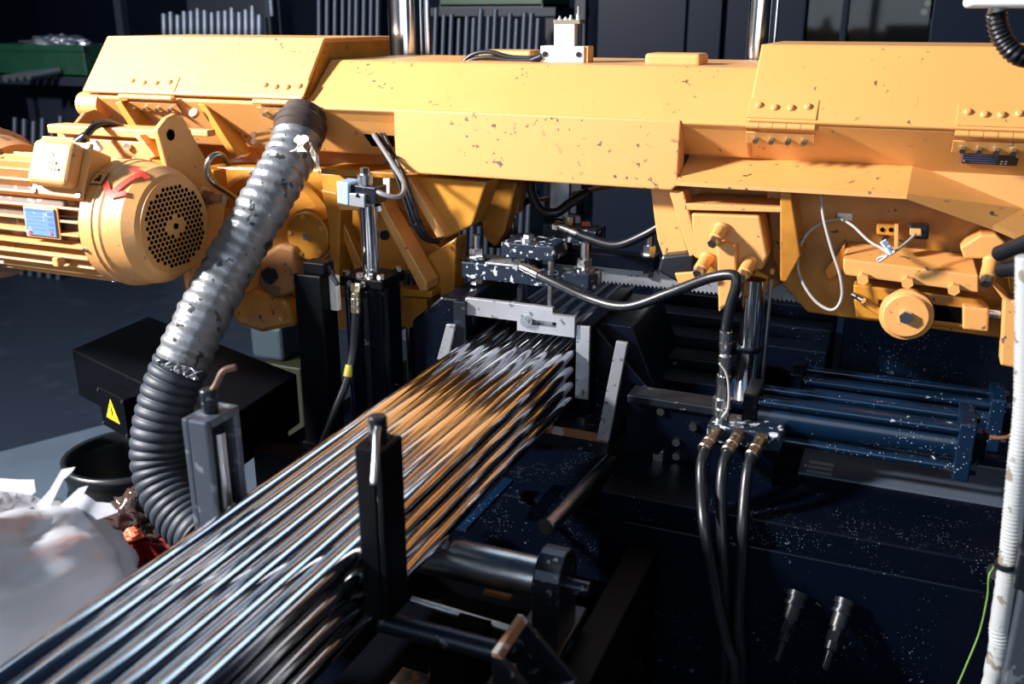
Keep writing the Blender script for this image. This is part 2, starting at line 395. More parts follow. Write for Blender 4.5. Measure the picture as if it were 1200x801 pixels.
# guide roller posts
def guide_post(name, label, x0, x1, y0, y1, zb, zt, open_side, lever, matn):
    t = thing(name, label, 'guide post', ((x0 + x1) / 2, (y0 + y1) / 2, zb), 'guide posts beside the bars')
    th = .011; xm = (x0 + x1) / 2; ym = (y0 + y1) / 2
    if open_side > 0: MB().box(x0, x0 + th, y0, y1, zb, zt).build('back_plate', matn, t, .003)
    else: MB().box(x1 - th, x1, y0, y1, zb, zt).build('back_plate', matn, t, .003)
    for ya, yb in ((y0, y0 + th), (y1 - th, y1)):
        MB().box(x0 + (th if open_side > 0 else 0), x1 - (0 if open_side > 0 else th), ya, yb, zb, zt).build('side_plate', matn, t, .003)
    MB().box(x0 + (th if open_side > 0 else 0), x1 - (0 if open_side > 0 else th), y0 + th, y1 - th, zt - .012, zt).build('cap', matn, t)
    MB().box(x0 + (th if open_side > 0 else 0), x1 - (0 if open_side > 0 else th), y0 + th, y1 - th, zb, zb + .02).build('bottom_plate', matn, t)
    xr = xm + open_side * .010; rr = min((x1 - x0), (y1 - y0)) / 2 - .012
    MB().cyl_s((xr, ym, zb + .025), (xr, ym, zt - .03), [(0, rr - .006), (0, rr), (zt - zb - .055, rr), (zt - zb - .055, rr - .006)], 24).build('roller', 'steel', t)
    pn = MB().cyl((xm, ym, zt), (xm, ym, zt + .034), .012, ch=.002).build('pin', 'steel_dark', t)
    MB().tube(lever, .0048, seg=10).build('lever', 'rust_dark' if open_side > 0 else 'steel', pn)
    return t
L0 = PY(231, 470, 1.06)
guide_post('guide_post', 'grey milled guide post with exposed steel roller between hose and bars', -.888, -.845, .948, 1.020, .735, 1.126, 1,
           [(-.866, .984, 1.150), (-.858, .992, 1.165), (-.850, 1.0, 1.183), (-.835, 1.01, 1.188)], 'steel_post')
guide_post('guide_post', 'dark guide post in front of the steel bars with pin and lever', -.596, -.556, .925, .978, .90, 1.146, -1,
           [(-.574, .958, 1.172), (-.568, .935, 1.164), (-.556, .910, 1.145), (-.546, .886, 1.120)], 'black')

# post arm and mitred square tube
ar = thing('post_arm', 'dark steel arm ending in a mitred open square tube', 'bracket', (-.45, 1.0, .735))
MB().cyl((-.60, .975, .858), (-.425, .975, .858), .015, seg=16, ch=.002).build('arm', 'steel_dark', ar)
y0, y1, z0, z1 = .945, 1.035, .795, .880; th = .008; xt, xb = -.412, -.325
def mx(z): return xt + (xb - xt) * (z1 - z) / (z1 - z0)
xs = -.420
def mitre(ya, yb, za, zb_):
    return MB().hexa([(xs, ya, za), (mx(za), ya, za), (mx(zb_), ya, zb_), (xs, ya, zb_)], [(xs, yb, za), (mx(za), yb, za), (mx(zb_), yb, zb_), (xs, yb, zb_)])
mitre(y0, y1, z1 - th, z1).build('tube_wall', 'rust', ar, .001)
mitre(y0, y1, z0, z0 + th).build('tube_wall', 'steel_dark', ar, .001)
mitre(y0, y0 + th, z0 + th, z1 - th).build('tube_wall', 'steel_dark', ar, .001)
mitre(y1 - th, y1, z0 + th, z1 - th).build('tube_wall', 'steel_dark', ar, .001)
MB().cyl((-.60, 1.06, .84), (-.44, 1.10, .80), .006).build('stay_rod', 'steel', ar)
MB().box(-.56, -.44, 1.03, 1.10, .735, .745).build('foot', 'wood', ar, .002)
MB().box(-.52, -.47, .96, 1.06, .745, .84).build('upright', 'black_flat', ar, .002)

# ================================================================== vise
vr = thing('vise_jaw', 'dark steel right vise jaw with bright front edge beside the bars', 'vise jaw', (-.56, 1.95, .78))
MB().box(-.597, -.570, 1.80, 2.12, .80, 1.046).build('jaw_plate', 'navy', vr, .003)
MB().box(-.598, -.569, 1.792, 1.80, .885, 1.047).build('front_edge', 'steel_lt', vr, .001)
MB().prism([(-.57, 1.84, .80), (-.42, 1.84, .80), (-.44, 1.84, .90), (-.57, 1.84, 1.03)], (0, .025, 0)).build('gusset', 'navy', vr, .002)
MB().prism([(-.57, 1.865, .80), (-.40, 1.865, .80), (-.50, 1.865, 1.035), (-.57, 1.865, 1.035)], (0, .25, 0)).build('jaw_body', 'navy', vr, .003)
MB().box(-.66, -.50, 1.72, 1.90, .80, .845).build('foot_plate', 'steel_dark', vr, .002)
MB().box(-.66, -.50, 1.715, 1.72, .83, .847).build('foot_edge', 'rust', vr)
MB().hexnut((-.575, 1.765, .845), (0, 0, 1), .01, .008).build('bolt', 'zinc', vr)
vl = thing('vise_jaw', 'dark blue left vise jaw with chamfered top beside the lift cylinder', 'vise jaw', (-.9, 1.95, .70))
MB().prism([(-1.0, 1.82, .70), (-.872, 1.82, .70), (-.872, 1.82, 1.065), (-.925, 1.82, 1.065), (-1.0, 1.82, 1.0)], (0, .30, 0)).build('jaw_body', 'navy', vl, .006)
MB().box(-.876, -.850, 1.79, 2.12, .80, 1.07).build('jaw_plate', 'navy', vl, .003)
MB().box(-.877, -.849, 1.784, 1.79, .86, 1.07).build('front_edge', 'steel_dark', vl, .001)
q = Vector((-.849, 1.83, 1.02)); MB().cyl(q, q + Vector((.004, 0, 0)), .012).build('socket_screw', 'steel_dark', vl)
# bright stop strips
for nm, pts, lb in (('stop_strip', ((722, 400), (735, 402), (713, 517), (699, 515)), 'tall pale steel stop strip standing on the right of the bars'),
                    ('stop_strip', ((523, 380), (533, 381), (524, 422), (512, 421)), 'short pale steel stop strip standing in front of the left vise jaw')):
    tag(MB().px(pts, 1.705 if nm and pts[0][0] > 600 else 1.77, .010).build(nm, 'steel_lt', None, .001), lb, 'steel strip')
# adjustable cross bar
cb = thing('cross_bar', 'pale steel cross bar with slot and bolt lying over the bars', 'cross bar', (-.72, 1.81, 1.033))
a = PY(607, 357, 1.79); b = PY(668, 386, 1.79)
zt, zb2 = 1.066, 1.022
# slotted bar from four pieces around the slot
xl, xr_, sl0, sl1, zc = a.x, -.600, a.x + .030, a.x + .088, 1.044
for bx in ((xl, xr_, zc + .006, zt), (xl, xr_, zb2, zc - .006), (xl, sl0, zc - .006, zc + .006), (sl1, xr_, zc - .006, zc + .006)):
    MB().box(bx[0], bx[1], 1.785, 1.797, bx[2], bx[3]).build('slotted_bar', 'steel_lt', cb)
MB().box(-.855, xl + .075, 1.798, 1.812, 1.038, 1.076).build('back_bar', 'steel_lt', cb, .001)
MB().cyl((xl + .022, 1.786, zc + .001), (xl + .022, 1.781, zc + .001), .0135).build('washer', 'zinc', cb)
MB().hexnut((xl + .022, 1.781, zc + .001), (0, -1, 0), .0085, .008).build('bolt', 'zinc', cb)

def stud(parent, x, y, z, r=.012, h=.055, down=0.):
    MB().cyl((x, y, z), (x, y, z + .004), r * 1.9).build('washer', 'zinc', parent)
    MB().hexnut((x, y, z + .004), (0, 0, 1), r * 1.45, .020).build('nut', 'zinc', parent)
    MB().cyl((x, y, z - down), (x, y, z + h), r * .75, seg=14, ch=.0015).build('stud', 'steel', parent)
    if down: MB().hexnut((x, y, z - down), (0, 0, 1), r * 1.3, .016).build('nut', 'zinc', parent)
# front top clamp
fc = thing('top_clamp', 'chipped navy top clamp bar over the front of the vise with hydraulic block', 'clamp', (-.75, 1.9, 1.09))
yc = 1.90
a = PY(541, 324, yc); b = PY(632, 350, yc)
zt1 = 1.128; zb1 = 1.090
MB().box(a.x, -.745, yc, yc + .055, zb1, zt1).build('clamp_bar', 'navy_chip', fc, .003)
MB().prism([(-.745, yc - .004, zb1), (-.612, yc + .01, zb1), (-.598, yc + .03, zb1), (-.60, yc + .07, zb1), (-.745, yc + .06, zb1)], (0, 0, .036)).build('clamp_bar', 'navy_chip', fc, .003)
MB().box(-.85, -.735, 1.895, 1.962, zt1, zt1 + .006).build('cover_strip', 'steel_lt', fc, .002)
stud(fc, a.x + .025, yc + .028, zt1 + .004, down=.06)
stud(fc, -.632, yc + .040, zb1 + .037, r=.0125, h=.062, down=.06)
bx0, bx1 = PY(588, 300, 1.89).x, PY(650, 300, 1.89).x
MB().box(bx0, bx1, 1.885, 1.975, 1.152, 1.185).build('cylinder_block', 'navy_chip', fc, .003)
for dx in (.016, .045): MB().cyl((bx0 + dx * 1.3, 1.91, zt1), (bx0 + dx * 1.3, 1.91, 1.152), .006).build('spacer', 'steel_dark', fc)
MB().cyl((bx0 + .06, 1.93, zt1), (bx0 + .06, 1.93, 1.152), .020).build('cylinder_body', 'navy', fc)
MB().cyl((bx0 + .05, 1.925, 1.185), (bx0 + .05, 1.925, 1.193), .019).build('plug_ring', 'steel', fc)
MB().hexnut((bx0 + .05, 1.925, 1.193), (0, 0, 1), .012, .006).build('plug', 'zinc', fc)
sx, sy_ = -.775, 1.925
prof = [(0, .009)]
for i in range(12): prof += [(.002 + i * .0035, .0105), (.00375 + i * .0035, .0085)]
MB().lathe((sx, sy_, 1.046), (sx, sy_, 1.2), prof, 16).build('threaded_stem', 'steel_dark', fc)
MB().cyl_s((sx, sy_, 1.003), (sx, sy_, 1.2), [(0, .036), (.004, .042), (.014, .042), (.017, .039), (.043, .018)], 32).build('pressure_foot', 'steel_dark', fc)
MB().cyl((-.694, 1.895, 1.04), (-.694, 1.895, 1.165), .0065).build('guide_pin', 'steel', fc)
# rear top clamp
rc = thing('top_clamp', 'dark navy rear clamp bar behind the front clamp with port block', 'clamp', (-.7, 2.1, 1.10))
yb_ = 2.12
a = PY(650, 300, yb_); b = PY(767, 310, yb_)
MB().box(a.x, a.x + .075, yb_, yb_ + .05, 1.085, 1.125).build('clamp_bar', 'navy', rc, .003)
MB().box(a.x + .080, b.x, yb_, yb_ + .05, 1.088, 1.122).build('clamp_bar', 'navy', rc, .003)
stud(rc, b.x - .02, yb_ + .025, 1.122, r=.011, h=.055, down=.05)
q = PY(549, 296, 2.22); 
MB().box(PY(575, 290, 2.22).x, PY(655, 290, 2.22).x, 2.2, 2.27, 1.09, 1.12).build('clamp_bar', 'black', rc, .003)
q = PY(598, 283, 2.22); stud(rc, q.x, 2.235, 1.12, r=.011, h=.045)
q0, q1 = PY(640, 275, 2.10), PY(700, 275, 2.10)
MB().box(q0.x, q1.x, 2.09, 2.17, 1.148, 1.180).build('port_block', 'navy_chip', rc, .003)
MB().cyl((q0.x + .035, 2.13, 1.125), (q0.x + .035, 2.13, 1.148), .02).build('cylinder_body', 'navy', rc)
MB().cyl((q0.x + .05, 2.12, 1.180), (q0.x + .05, 2.12, 1.205), .015).build('plug', 'brass', rc)
MB().obox((q0.x + .085, 2.14, 1.186), (.02, .012, .010), .5).build('red_clip', 'orange', rc)
a, b = PY(645, 214, 2.2), PY(667, 214, 2.2)
tag(MB().box(a.x, b.x, 2.2, 2.215, 1.18, 1.36).build('hanger_strap', 'steel', None, .001), 'flat grey steel strap hanging below the yellow beam', 'strap')

a, b = PY(600, 242, 2.46), PY(790, 205, 2.46)
t0 = (b - a) / (b.x - a.x); a, b = a + t0 * (-1.335 - a.x), a + t0 * (-.385 - a.x); a.y = b.y = 2.50
tag(MB().cyl(a, b, .006).build('copper_pipe', 'rust'), 'thin brownish pipe crossing behind the strap under the beam', 'pipe')
# ================================================================== hoses with crimped fittings
def fitting(parent, p0, d, r, n=3, mtl='brass'):
    p = Vector(p0); d = Vector(d).normalized()
    q = p
    MB().lathe(q, q + d, [(0, r * 1.25), (.014, r * 1.25)], 6).build('hex_nut', mtl, parent); q = q + d * .014
    MB().cyl_s(q, q + d, [(0, r * .9), (.006, r * .9), (.006, r * 1.1), (.016, r * 1.1)], 16).build('coupling', mtl, parent); q = q + d * .016
    MB().cyl_s(q, q + d, [(0, r * 1.05), (.002, r * 1.2), (.012, r * 1.2), (.013, r * 1.08), (.018, r * 1.08), (.019, r * 1.2), (.034, r * 1.2), (.036, r * 1.0)], 18).build('crimp_sleeve', mtl, parent)
    return q + d * .034
def hose(name, label, pts, r, fit0=None, fit1=None, m='rubber', sub=8, cat='hose', group=None, mtl='zinc'):
    pts = [Vector(p) for p in pts]
    t = thing(name, label, cat, pts[-1] if pts[-1].z < pts[0].z else pts[0], group)
    if fit0: pts[0] = fitting(t, pts[0], pts[1] - pts[0], r, mtl=mtl)
    if fit1: pts[-1] = fitting(t, pts[-1], pts[-2] - pts[-1], r, mtl=mtl)
    MB().tube(pts, r, 14, sub).build('hose_line', m, t)
    return t
hose('hydraulic_hose', 'black hydraulic hose curving from the front top clamp to the yellow guide',
     pxs((604, 309, 1.875), (650, 331, 1.85), (692, 350, 1.83), (735, 359, 1.80), (785, 343, 1.79), (830, 326, 1.79), (858, 322, 1.78), (863, 333, 1.775), (856, 358, 1.775), (851, 385, 1.775), (849, 425, 1.775)), .0105, True, True)
hose('hydraulic_hose', 'black hydraulic hose leaving the rear port block towards the right guide',
     pxs((650, 263, 2.085), (690, 279, 2.07), (722, 287, 2.06), (755, 275, 2.06), (790, 255, 2.06), (830, 240, 2.10)), .0105, True, False)
hose('hydraulic_hose', 'thick dark hose looping below the yellow beam beside the strap',
     pxs((622, 212, 2.13), (624, 228, 2.12), (634, 246, 2.11), (652, 249, 2.11), (668, 238, 2.13), (690, 225, 2.16)), .0115, sub=8)
hose('hydraulic_hose', 'thin dark hose behind the strap under the yellow beam', pxs((560, 262, 2.35), (600, 248, 2.32), (630, 225, 2.3)), .008)

# ================================================================== saw bow (yellow)
bow = thing('saw_bow', 'yellow painted band saw bow spanning over the vise with hinged covers', 'band saw', (-.7, 2.1, 1.28))
# central beam: sloped top face and vertical skirt
MB().profX([(1.92, 1.452), (2.04, 1.554), (2.42, 1.554), (2.42, 1.40), (1.99, 1.38), (1.935, 1.44)], -1.318, -.300).build('beam', 'yellow', bow, .006, 3)
sk = [PY(x, y, 1.916) for x, y in ((463, 124), (463, 205), (470, 206), (600, 213), (790, 223), (797, 222), (803, 141), (640, 134))]
zs = 1.316
xL, xR = -1.082, -.432
r_ = .012
MB().prism([(xL, 1.9195, 1.457), (xL, 1.9195, zs + r_), (xL + r_, 1.9195, zs), (xR - r_, 1.9195, zs), (xR, 1.9195, zs + r_), (xR, 1.9195, 1.457)], (0, .05, 0)).build('skirt', 'yellow_worn', bow, .004, 3)
MB().profX([(1.966, 1.316), (1.966, 1.40), (2.42, 1.41), (2.42, 1.318)], -1.02, -.50).build('beam_floor', 'yellow_shaded', bow, .004)
# left and right inclined walls below the hinges
def wall_lean(x0, x1, zbot, ybot):
    return MB().profX([(1.925, 1.457), (ybot, zbot), (ybot + .3, zbot), (2.38, 1.50), (2.0, 1.50)], x0, x1)
wall_lean(-2.02, xL, 1.338, 2.015).build('wheel_housing', 'yellow', bow, .005)
MB().cyl((-2.02, 1.948, 1.435), (-1.95, 1.948, 1.435), .032, seg=24).build('housing_end', 'yellow', bow)
wall_lean(xR, .62, 1.368, 2.015).build('wheel_housing', 'yellow', bow, .005)
# left lid and right lid
def lid(x0, x1, ybot, zbot, ytop, ztop, yback=2.34, zback=1.50, lean=.0):
    th = .010; d = Vector((0, ytop - ybot, ztop - zbot)).normalized(); nrm = Vector((0, -d.z, d.y))
    m = MB()
    A = [Vector((x0, ybot, zbot)), Vector((x1, ybot, zbot)), Vector((x1 - lean, ytop, ztop)), Vector((x0 + lean, ytop, ztop))]
    m.prism(A, -nrm * th)
    p = m.build('lid', 'yellow', bow, .004, 3)
    MB().prism([(x0 + lean, ytop, ztop - .012), (x1 - lean, ytop, ztop - .012), (x1 - lean, yback, ztop - .012), (x0 + lean, yback, ztop - .012)], (0, 0, .0115)).build('lid_top', 'yellow', p, .002)
    for x in (x0 + lean, x1 - lean - .006):
        MB().prism([(x, ybot + .02, zbot), (x, ytop, ztop - .012), (x, yback, ztop - .012), (x, yback, zback)], (.006, 0, 0)).build('lid_side', 'yellow_shaded', p)
    return p
yl = 1.918
lidL = lid(-1.992, -1.322, yl, 1.472, 2.028, 1.604)
lidR = lid(-.303, .62, yl, 1.462, 2.026, 1.600)
def hinge(x0, x1, ybot, zbot, label_dir=1):
    d = Vector((0, .110, .132)).normalized(); nrm = Vector((0, -d.z, d.y))
    ec = Vector((0, ybot - .004, zbot - .008))
    A = Vector((0, ybot, zbot)) + d * .006
    q = [Vector((x0, A.y, A.z)), Vector((x1, A.y, A.z))]
    h = MB().prism([q[0], q[1], q[1] + d * .045, q[0] + d * .045], nrm * .0035).build('hinge', 'yellow', bow, .001)
    low = Vector((0, .090, -.105)).normalized(); ln = Vector((0, -.105, -.090)).normalized()
    B = Vector((0, ybot + .008, zbot - .020))
    MB().prism([Vector((x0, B.y, B.z)), Vector((x1, B.y, B.z)), Vector((x1, B.y, B.z)) + low * .030, Vector((x0, B.y, B.z)) + low * .030], ln * .004).build('hinge_leaf', 'yellow', h, .001)
    n = 5
    for i in range(n):
        a = x0 + (x1 - x0) * i / n + .0005; b = x0 + (x1 - x0) * (i + 1) / n - .0005
        MB().cyl((a, ec.y, ec.z), (b, ec.y, ec.z), .0065, seg=14).build('knuckle', 'yellow', h)
    MB().cyl((x1, ec.y, ec.z), (x1 + .006, ec.y, ec.z), .0085, .004, seg=14).build('pin_end', 'yellow', h)
    for i in range(4):
        x = x0 + (x1 - x0) * (.15 + .235 * i)
        c0 = Vector((x, 0, 0)) + A + d * (.024 + (.004 if i in (0, 3) else 0)) + nrm * .0035
        MB().cyl_s(c0, c0 + nrm, [(0, .0075), (.003, .0068), (.0055, .004)], 14).build('screw', 'yellow', h)
        c1 = Vector((x, B.y, B.z)) + low * .016 + ln * .004
        MB().hexnut(c1, ln * .7 + Vector((0, -.3, 0)), .0056, .011).build('bolt', 'steel', h)
for pa, pb in ((141, 203), (297, 354)):
    hinge(PY(pa, 118, 1.914).x, PY(pb, 120, 1.914).x, yl, 1.470)
for pa, pb in ((874, 955), (1121, 1206)):
    hinge(PY(pa, 140, 1.914).x, PY(pb, 150, 1.914).x, yl, 1.461)
# right ledge (slopes out, then runs down to the right)
U = [PY(800, 181, 2.013), PY(868, 183, 2.013), PY(1070, 191, 2.013), PY(1200, 244, 2.013), PY(1290, 282, 2.013)]
Lw = [PY(801, 213, 1.905), PY(868, 217, 1.905), PY(1063, 228, 1.905), PY(1164, 264, 1.962), PY(1290, 318, 2.000)]
Lw[0].x = xR; U[0].x = xR
led = MB()
k = led.add([p for i in range(5) for p in (U[i], Lw[i], Vector((Lw[i].x, 2.045, Lw[i].z)), Vector((U[i].x, 2.045, U[i].z)))])
for i in range(4):
    for e in range(4):
        led.face((k + 4 * i + e, k + 4 * i + (e + 1) % 4, k + 4 * i + 4 + (e + 1) % 4, k + 4 * i + 4 + e))
led.face((k, k + 1, k + 2, k + 3)); led.face((k + 16, k + 17, k + 18, k + 19))
led.build('ledge', 'yellow', bow, .003)
MB().px([(1050, 184), (1300, 190), (1300, 300), (1200, 250), (1070, 195)], 2.012, .03).build('wall_extension', 'yellow', bow)
lip = MB()
for i in range(4):
    a, b = Lw[i], Lw[i + 1]
    lip.hexa([a + Vector((0, -.001, .001)), b + Vector((0, -.001, .001)), b + Vector((0, -.001, -.008)), a + Vector((0, -.001, -.008))], [Vector((p.x, 2.02, p.z + dz)) for p, dz in ((a, 0), (b, 0), (b, -.008), (a, -.008))])
lip.build('ledge_lip', 'yellow', bow)
# right recessed wheel panel
MB().px([(895, 200), (1290, 240), (1290, 420), (1170, 396), (946, 366), (916, 332), (905, 300)], 2.03, .05).build('wheel_panel', 'yellow_shaded', bow, .004)
MB().px([(808, 214), (930, 218), (925, 330), (880, 345), (806, 320)], 2.08, .05).build('recess_panel', 'yellow_shaded', bow, .004)
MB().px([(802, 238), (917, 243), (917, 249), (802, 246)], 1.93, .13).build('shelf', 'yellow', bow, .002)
MB().px([(914, 221), (926, 222), (938, 300), (922, 330), (914, 330)], 1.93, .12).build('rib', 'yellow_shaded', bow, .003)
# skirt right return and right guide arm flange
MB().px([(783, 222), (801, 224), (820, 296), (808, 301)], 1.93, .05).build('guide_flange', 'yellow', bow, .003)
MB().px([(762, 220), (786, 222), (808, 300), (778, 303), (770, 280)], 1.985, .03).build('guide_arm', 'yellow_worn', bow, .003)
# right band guide block
gb = thing('band_guide', 'yellow band guide block with bolts hanging at the right below the beam', 'band guide', (-.33, 1.95, 1.06))
MB().px([(810, 250), (890, 253), (899, 300), (893, 316), (868, 318), (868, 343), (842, 366), (842, 318), (812, 300)], 1.93, .09).build('guide_body', 'yellow', gb, .004)
MB().px([(840, 285), (862, 287), (862, 352), (842, 362)], 1.90, .05).build('guide_post', 'yellow', gb, .003)
MB().px([(775, 300), (812, 296), (815, 330), (795, 332), (770, 318)], 1.95, .05).build('cable_clamp', 'rubber', gb, .006)
MB().px([(790, 320), (818, 318), (818, 331), (795, 333)], 1.945, .04).build('clamp_foot', 'yellow', gb, .003)
def sleeve_bolt(parent, p, r, L, down=-.35):
    p = Vector(p); d = Vector((-.12, -.85, down)).normalized()
    MB().cyl_s(p, p + d, [(0, r * 1.1), (.006, r * 1.1), (.008, r), (L * .72, r), (L * .74, r * .85)], 16).build('bolt_sleeve', 'yellow_worn', parent)
    MB().lathe(p + d * L * .74, p + d * L, [(0, r * .8), (L * .26, r * .72)], 6).build('bolt_head', 'steel', parent)
for x, y, Y in ((846, 267, 1.93), (829, 302, 1.93), (880, 306, 1.93)):
    sleeve_bolt(gb, PY(x, y, Y), .014, .06)
q = PY(905, 318, 1.98); MB().box(q.x - .004, q.x + .004, 1.98, 2.0, q.z - .006, q.z + .006).build('stop_pin', 'yellow', gb)
# left side brackets under the beam
MB().px([(376, 203), (470, 206), (470, 230), (450, 240), (378, 222)], 1.985, .05).build('ledge', 'yellow_shaded', bow, .003)
MB().px([(376, 197), (470, 203), (470, 210), (376, 204)], 1.93, .10).build('ledge_lip', 'yellow_shaded', bow, .002)
MB().px([(370, 218), (420, 224), (443, 240), (530, 300), (530, 345), (497, 346), (470, 388), (395, 386), (380, 345)], 2.06, .06).build('wheel_panel', 'yellow_shaded', bow, .004)
MB().px([(376, 222), (395, 226), (399, 240), (396, 352), (388, 352), (385, 260)], 1.97, .06).build('rib', 'yellow_shaded', bow, .003)
MB().px([(388, 240), (396, 246), (428, 318), (426, 335), (420, 330)], 1.99, .03).build('brace', 'yellow_shaded', bow, .003)
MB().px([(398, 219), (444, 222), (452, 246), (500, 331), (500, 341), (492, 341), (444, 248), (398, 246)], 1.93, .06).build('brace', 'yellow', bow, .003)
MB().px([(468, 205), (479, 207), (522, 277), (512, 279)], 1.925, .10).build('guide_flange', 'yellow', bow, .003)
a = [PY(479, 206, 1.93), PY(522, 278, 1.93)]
MB().px([(480, 206), (570, 213), (553, 264), (523, 279)], 1.96, .08).build('guide_arm', 'yellow_shaded', bow, .004)
MB().px([(566, 210), (606, 213), (592, 270), (580, 290), (568, 280), (563, 260)], 2.16, .05).build('guide_arm', 'yellow_shaded', bow, .006)
MB().px([(600, 213), (612, 214), (606, 250), (598, 255)], 2.22, .04).build('guide_arm', 'yellow_shaded', bow, .003)
MB().px([(500, 300), (535, 278), (532, 345), (500, 346)], 2.0, .06).build('guide_column', 'yellow_shaded', bow, .004)
MB().px([(466, 338), (506, 341), (506, 349), (466, 347)], 1.95, .10).build('guide_shelf', 'yellow_shaded', bow, .003)
MB().px([(470, 348), (500, 350), (500, 385), (470, 383)], 1.97, .08).build('guide_foot', 'yellow_shaded', bow, .003)
MB().box(-1.98, -1.06, 2.12, 2.20, 1.06, 1.40).build('rear_panel', 'yellow_shaded', bow, .004)
# left wheel cover: round lower housing, hub disc, gearbox casting
cx, cz, cy_ = PY(318, 290, 2.02).x, PY(318, 290, 2.02).z, 2.02
MB().cyl_s((cx, 2.02, cz), (cx, 2.15, cz), [(0, .19), (.012, .205), (.12, .205), (.13, .20)], 64).build('wheel_cover', 'yellow_shaded', bow)
MB().px([(240, 195), (378, 198), (384, 260), (380, 340), (330, 385), (280, 380), (240, 300)], 2.05, .08).build('wheel_panel', 'yellow_shaded', bow, .005)
c = PY(360, 277, 1.975)
hd = MB().cyl_s(c, c + Vector((0, 1, 0)), [(0, .058), (.004, .062), (.015, .062), (.015, .068), (.05, .068)], 40).build('hub_cover', 'yellow_shaded', bow)
MB().hexnut(c, (0, -1, 0), .009, .008).build('bolt', 'steel', hd)
for k in range(5):
    t = .5 + k * 2 * math.pi / 5; q = c + Vector((math.cos(t) * .050, 0, math.sin(t) * .050)); MB().cyl(q, q + Vector((0, -.004, 0)), .0055).build('screw', 'yellow', hd)
MB().px([(305, 300), (326, 285), (345, 290), (348, 340), (322, 352), (300, 335)], 1.955, .07).build('gear_casting', 'brown_cast', bow, .012, 3)
q = PY(318, 322, 1.955); MB().hexnut(q, (0, -1, 0), .022, .014).build('drain_plug', 'steel_dark', bow)
MB().px([(272, 352), (296, 338), (335, 352), (345, 382), (305, 390), (276, 380)], 1.965, .05).build('lower_cover', 'yellow_shaded', bow, .012, 3)
q = PY(332, 372, 1.965); MB().cyl(q, q + Vector((0, -.012, 0)), .007).build('cover_knob', 'yellow', bow)
for x, y in ((478, 327), (452, 275)):
    q = PY(x, y, 2.06); MB().cyl(q, q + Vector((0, -.010, 0)), .012).build('socket_screw', 'steel_dark', bow)
op = [(427, 157), (462, 159), (462, 172), (437, 171)]
MB().prism([PY(x, y, 1.955 + (y - 150) * .0013) for x, y in op], (0, -.004, 0)).build('cable_opening', 'black_flat', bow)
# name plate on the right wall
P0, P1 = PY(1130, 177, 1.955), PY(1196, 180, 1.955)
def wall_pt(x, z): # point on the right inclined wall
    t = (1.457 - z) / (1.457 - 1.368); return Vector((x, 1.925 + .09 * t, z))
ln = Vector((0, -.089, -.09)).normalized(); up = Vector((0, -.09, .089)).normalized()
npx0, npx1 = P0.x, P1.x
o_ = wall_pt((npx0 + npx1) / 2, P0.z - .013)
w_ = (npx1 - npx0) / 2
npl = MB().prism([o_ + Vector((-w_, 0, 0)) - up * .016, o_ + Vector((w_, 0, 0)) - up * .016, o_ + Vector((w_, 0, 0)) + up * .016, o_ + Vector((-w_, 0, 0)) + up * .016], ln * .003).build('name_plate', 'plate_dark', bow)
of = o_ + ln * .0032
for i in range(4):
    c = of + Vector((-.018, 0, 0)) + up * (.010 - i * .007)
    MB().prism([c + Vector((-.034, 0, 0)) - up * .0008, c + Vector((.030, 0, 0)) - up * .0008, c + Vector((.030, 0, 0)) + up * .0008, c + Vector((-.034, 0, 0)) + up * .0008], ln * .0003).build('print_line', 'print_blue', npl)
for i in range(2):
    for k in range(2):
        c = of + Vector((.020 + k * .007, 0, 0)) + up * (-.004 - i * .007)
        MB().prism([c + Vector((-.002, 0, 0)) - up * .0018, c + Vector((.002, 0, 0)) - up * .0018, c + Vector((.002, 0, 0)) + up * .0018, c + Vector((-.002, 0, 0)) + up * .0018], ln * .0004).build('print_mark', 'print_white', npl)
for sx_ in (-1, 1):
    c = of + Vector((sx_ * (w_ - .003), 0, 0)) + up * (-.006 if sx_ < 0 else .013); MB().cyl(c, c + ln, .003, seg=10).build('rivet', 'zinc', npl) if False else MB().cyl(c, c + ln * .0015, .0025, seg=10).build('rivet', 'zinc', npl)
# chunky pads on the beam top
for px0, px1, pyb, Y in ((560, 622, 70, 2.16), (755, 820, 76, 2.10)):
    a, b = PY(px0, pyb, Y), PY(px1, pyb, Y)
    MB().box(a.x, b.x, Y, Y + .09, 1.55, 1.577).build('top_pad', 'yellow', bow, .007, 3)

# ================================================================== band saw blade
bl = thing('cutting_band', 'bright toothed band saw blade passing below the right guide', 'saw blade', (-.6, 2.15, 1.03))
yb = 2.15
pts = []
zb0, zb1_ = 1.048, 1.085
x = -1.05; teeth = []
while x < .35:
    teeth += [(x, zb0), (x + .006, zb0 - .006), (x + .008, zb0)]; x += .010
out = [Vector((p[0], yb, p[1])) for p in teeth] + [Vector((.35, yb, zb1_)), Vector((-1.05, yb, zb1_))]
k = MB().prism(out, (0, .0018, 0)).build('blade_band', 'steel_lt', bl)

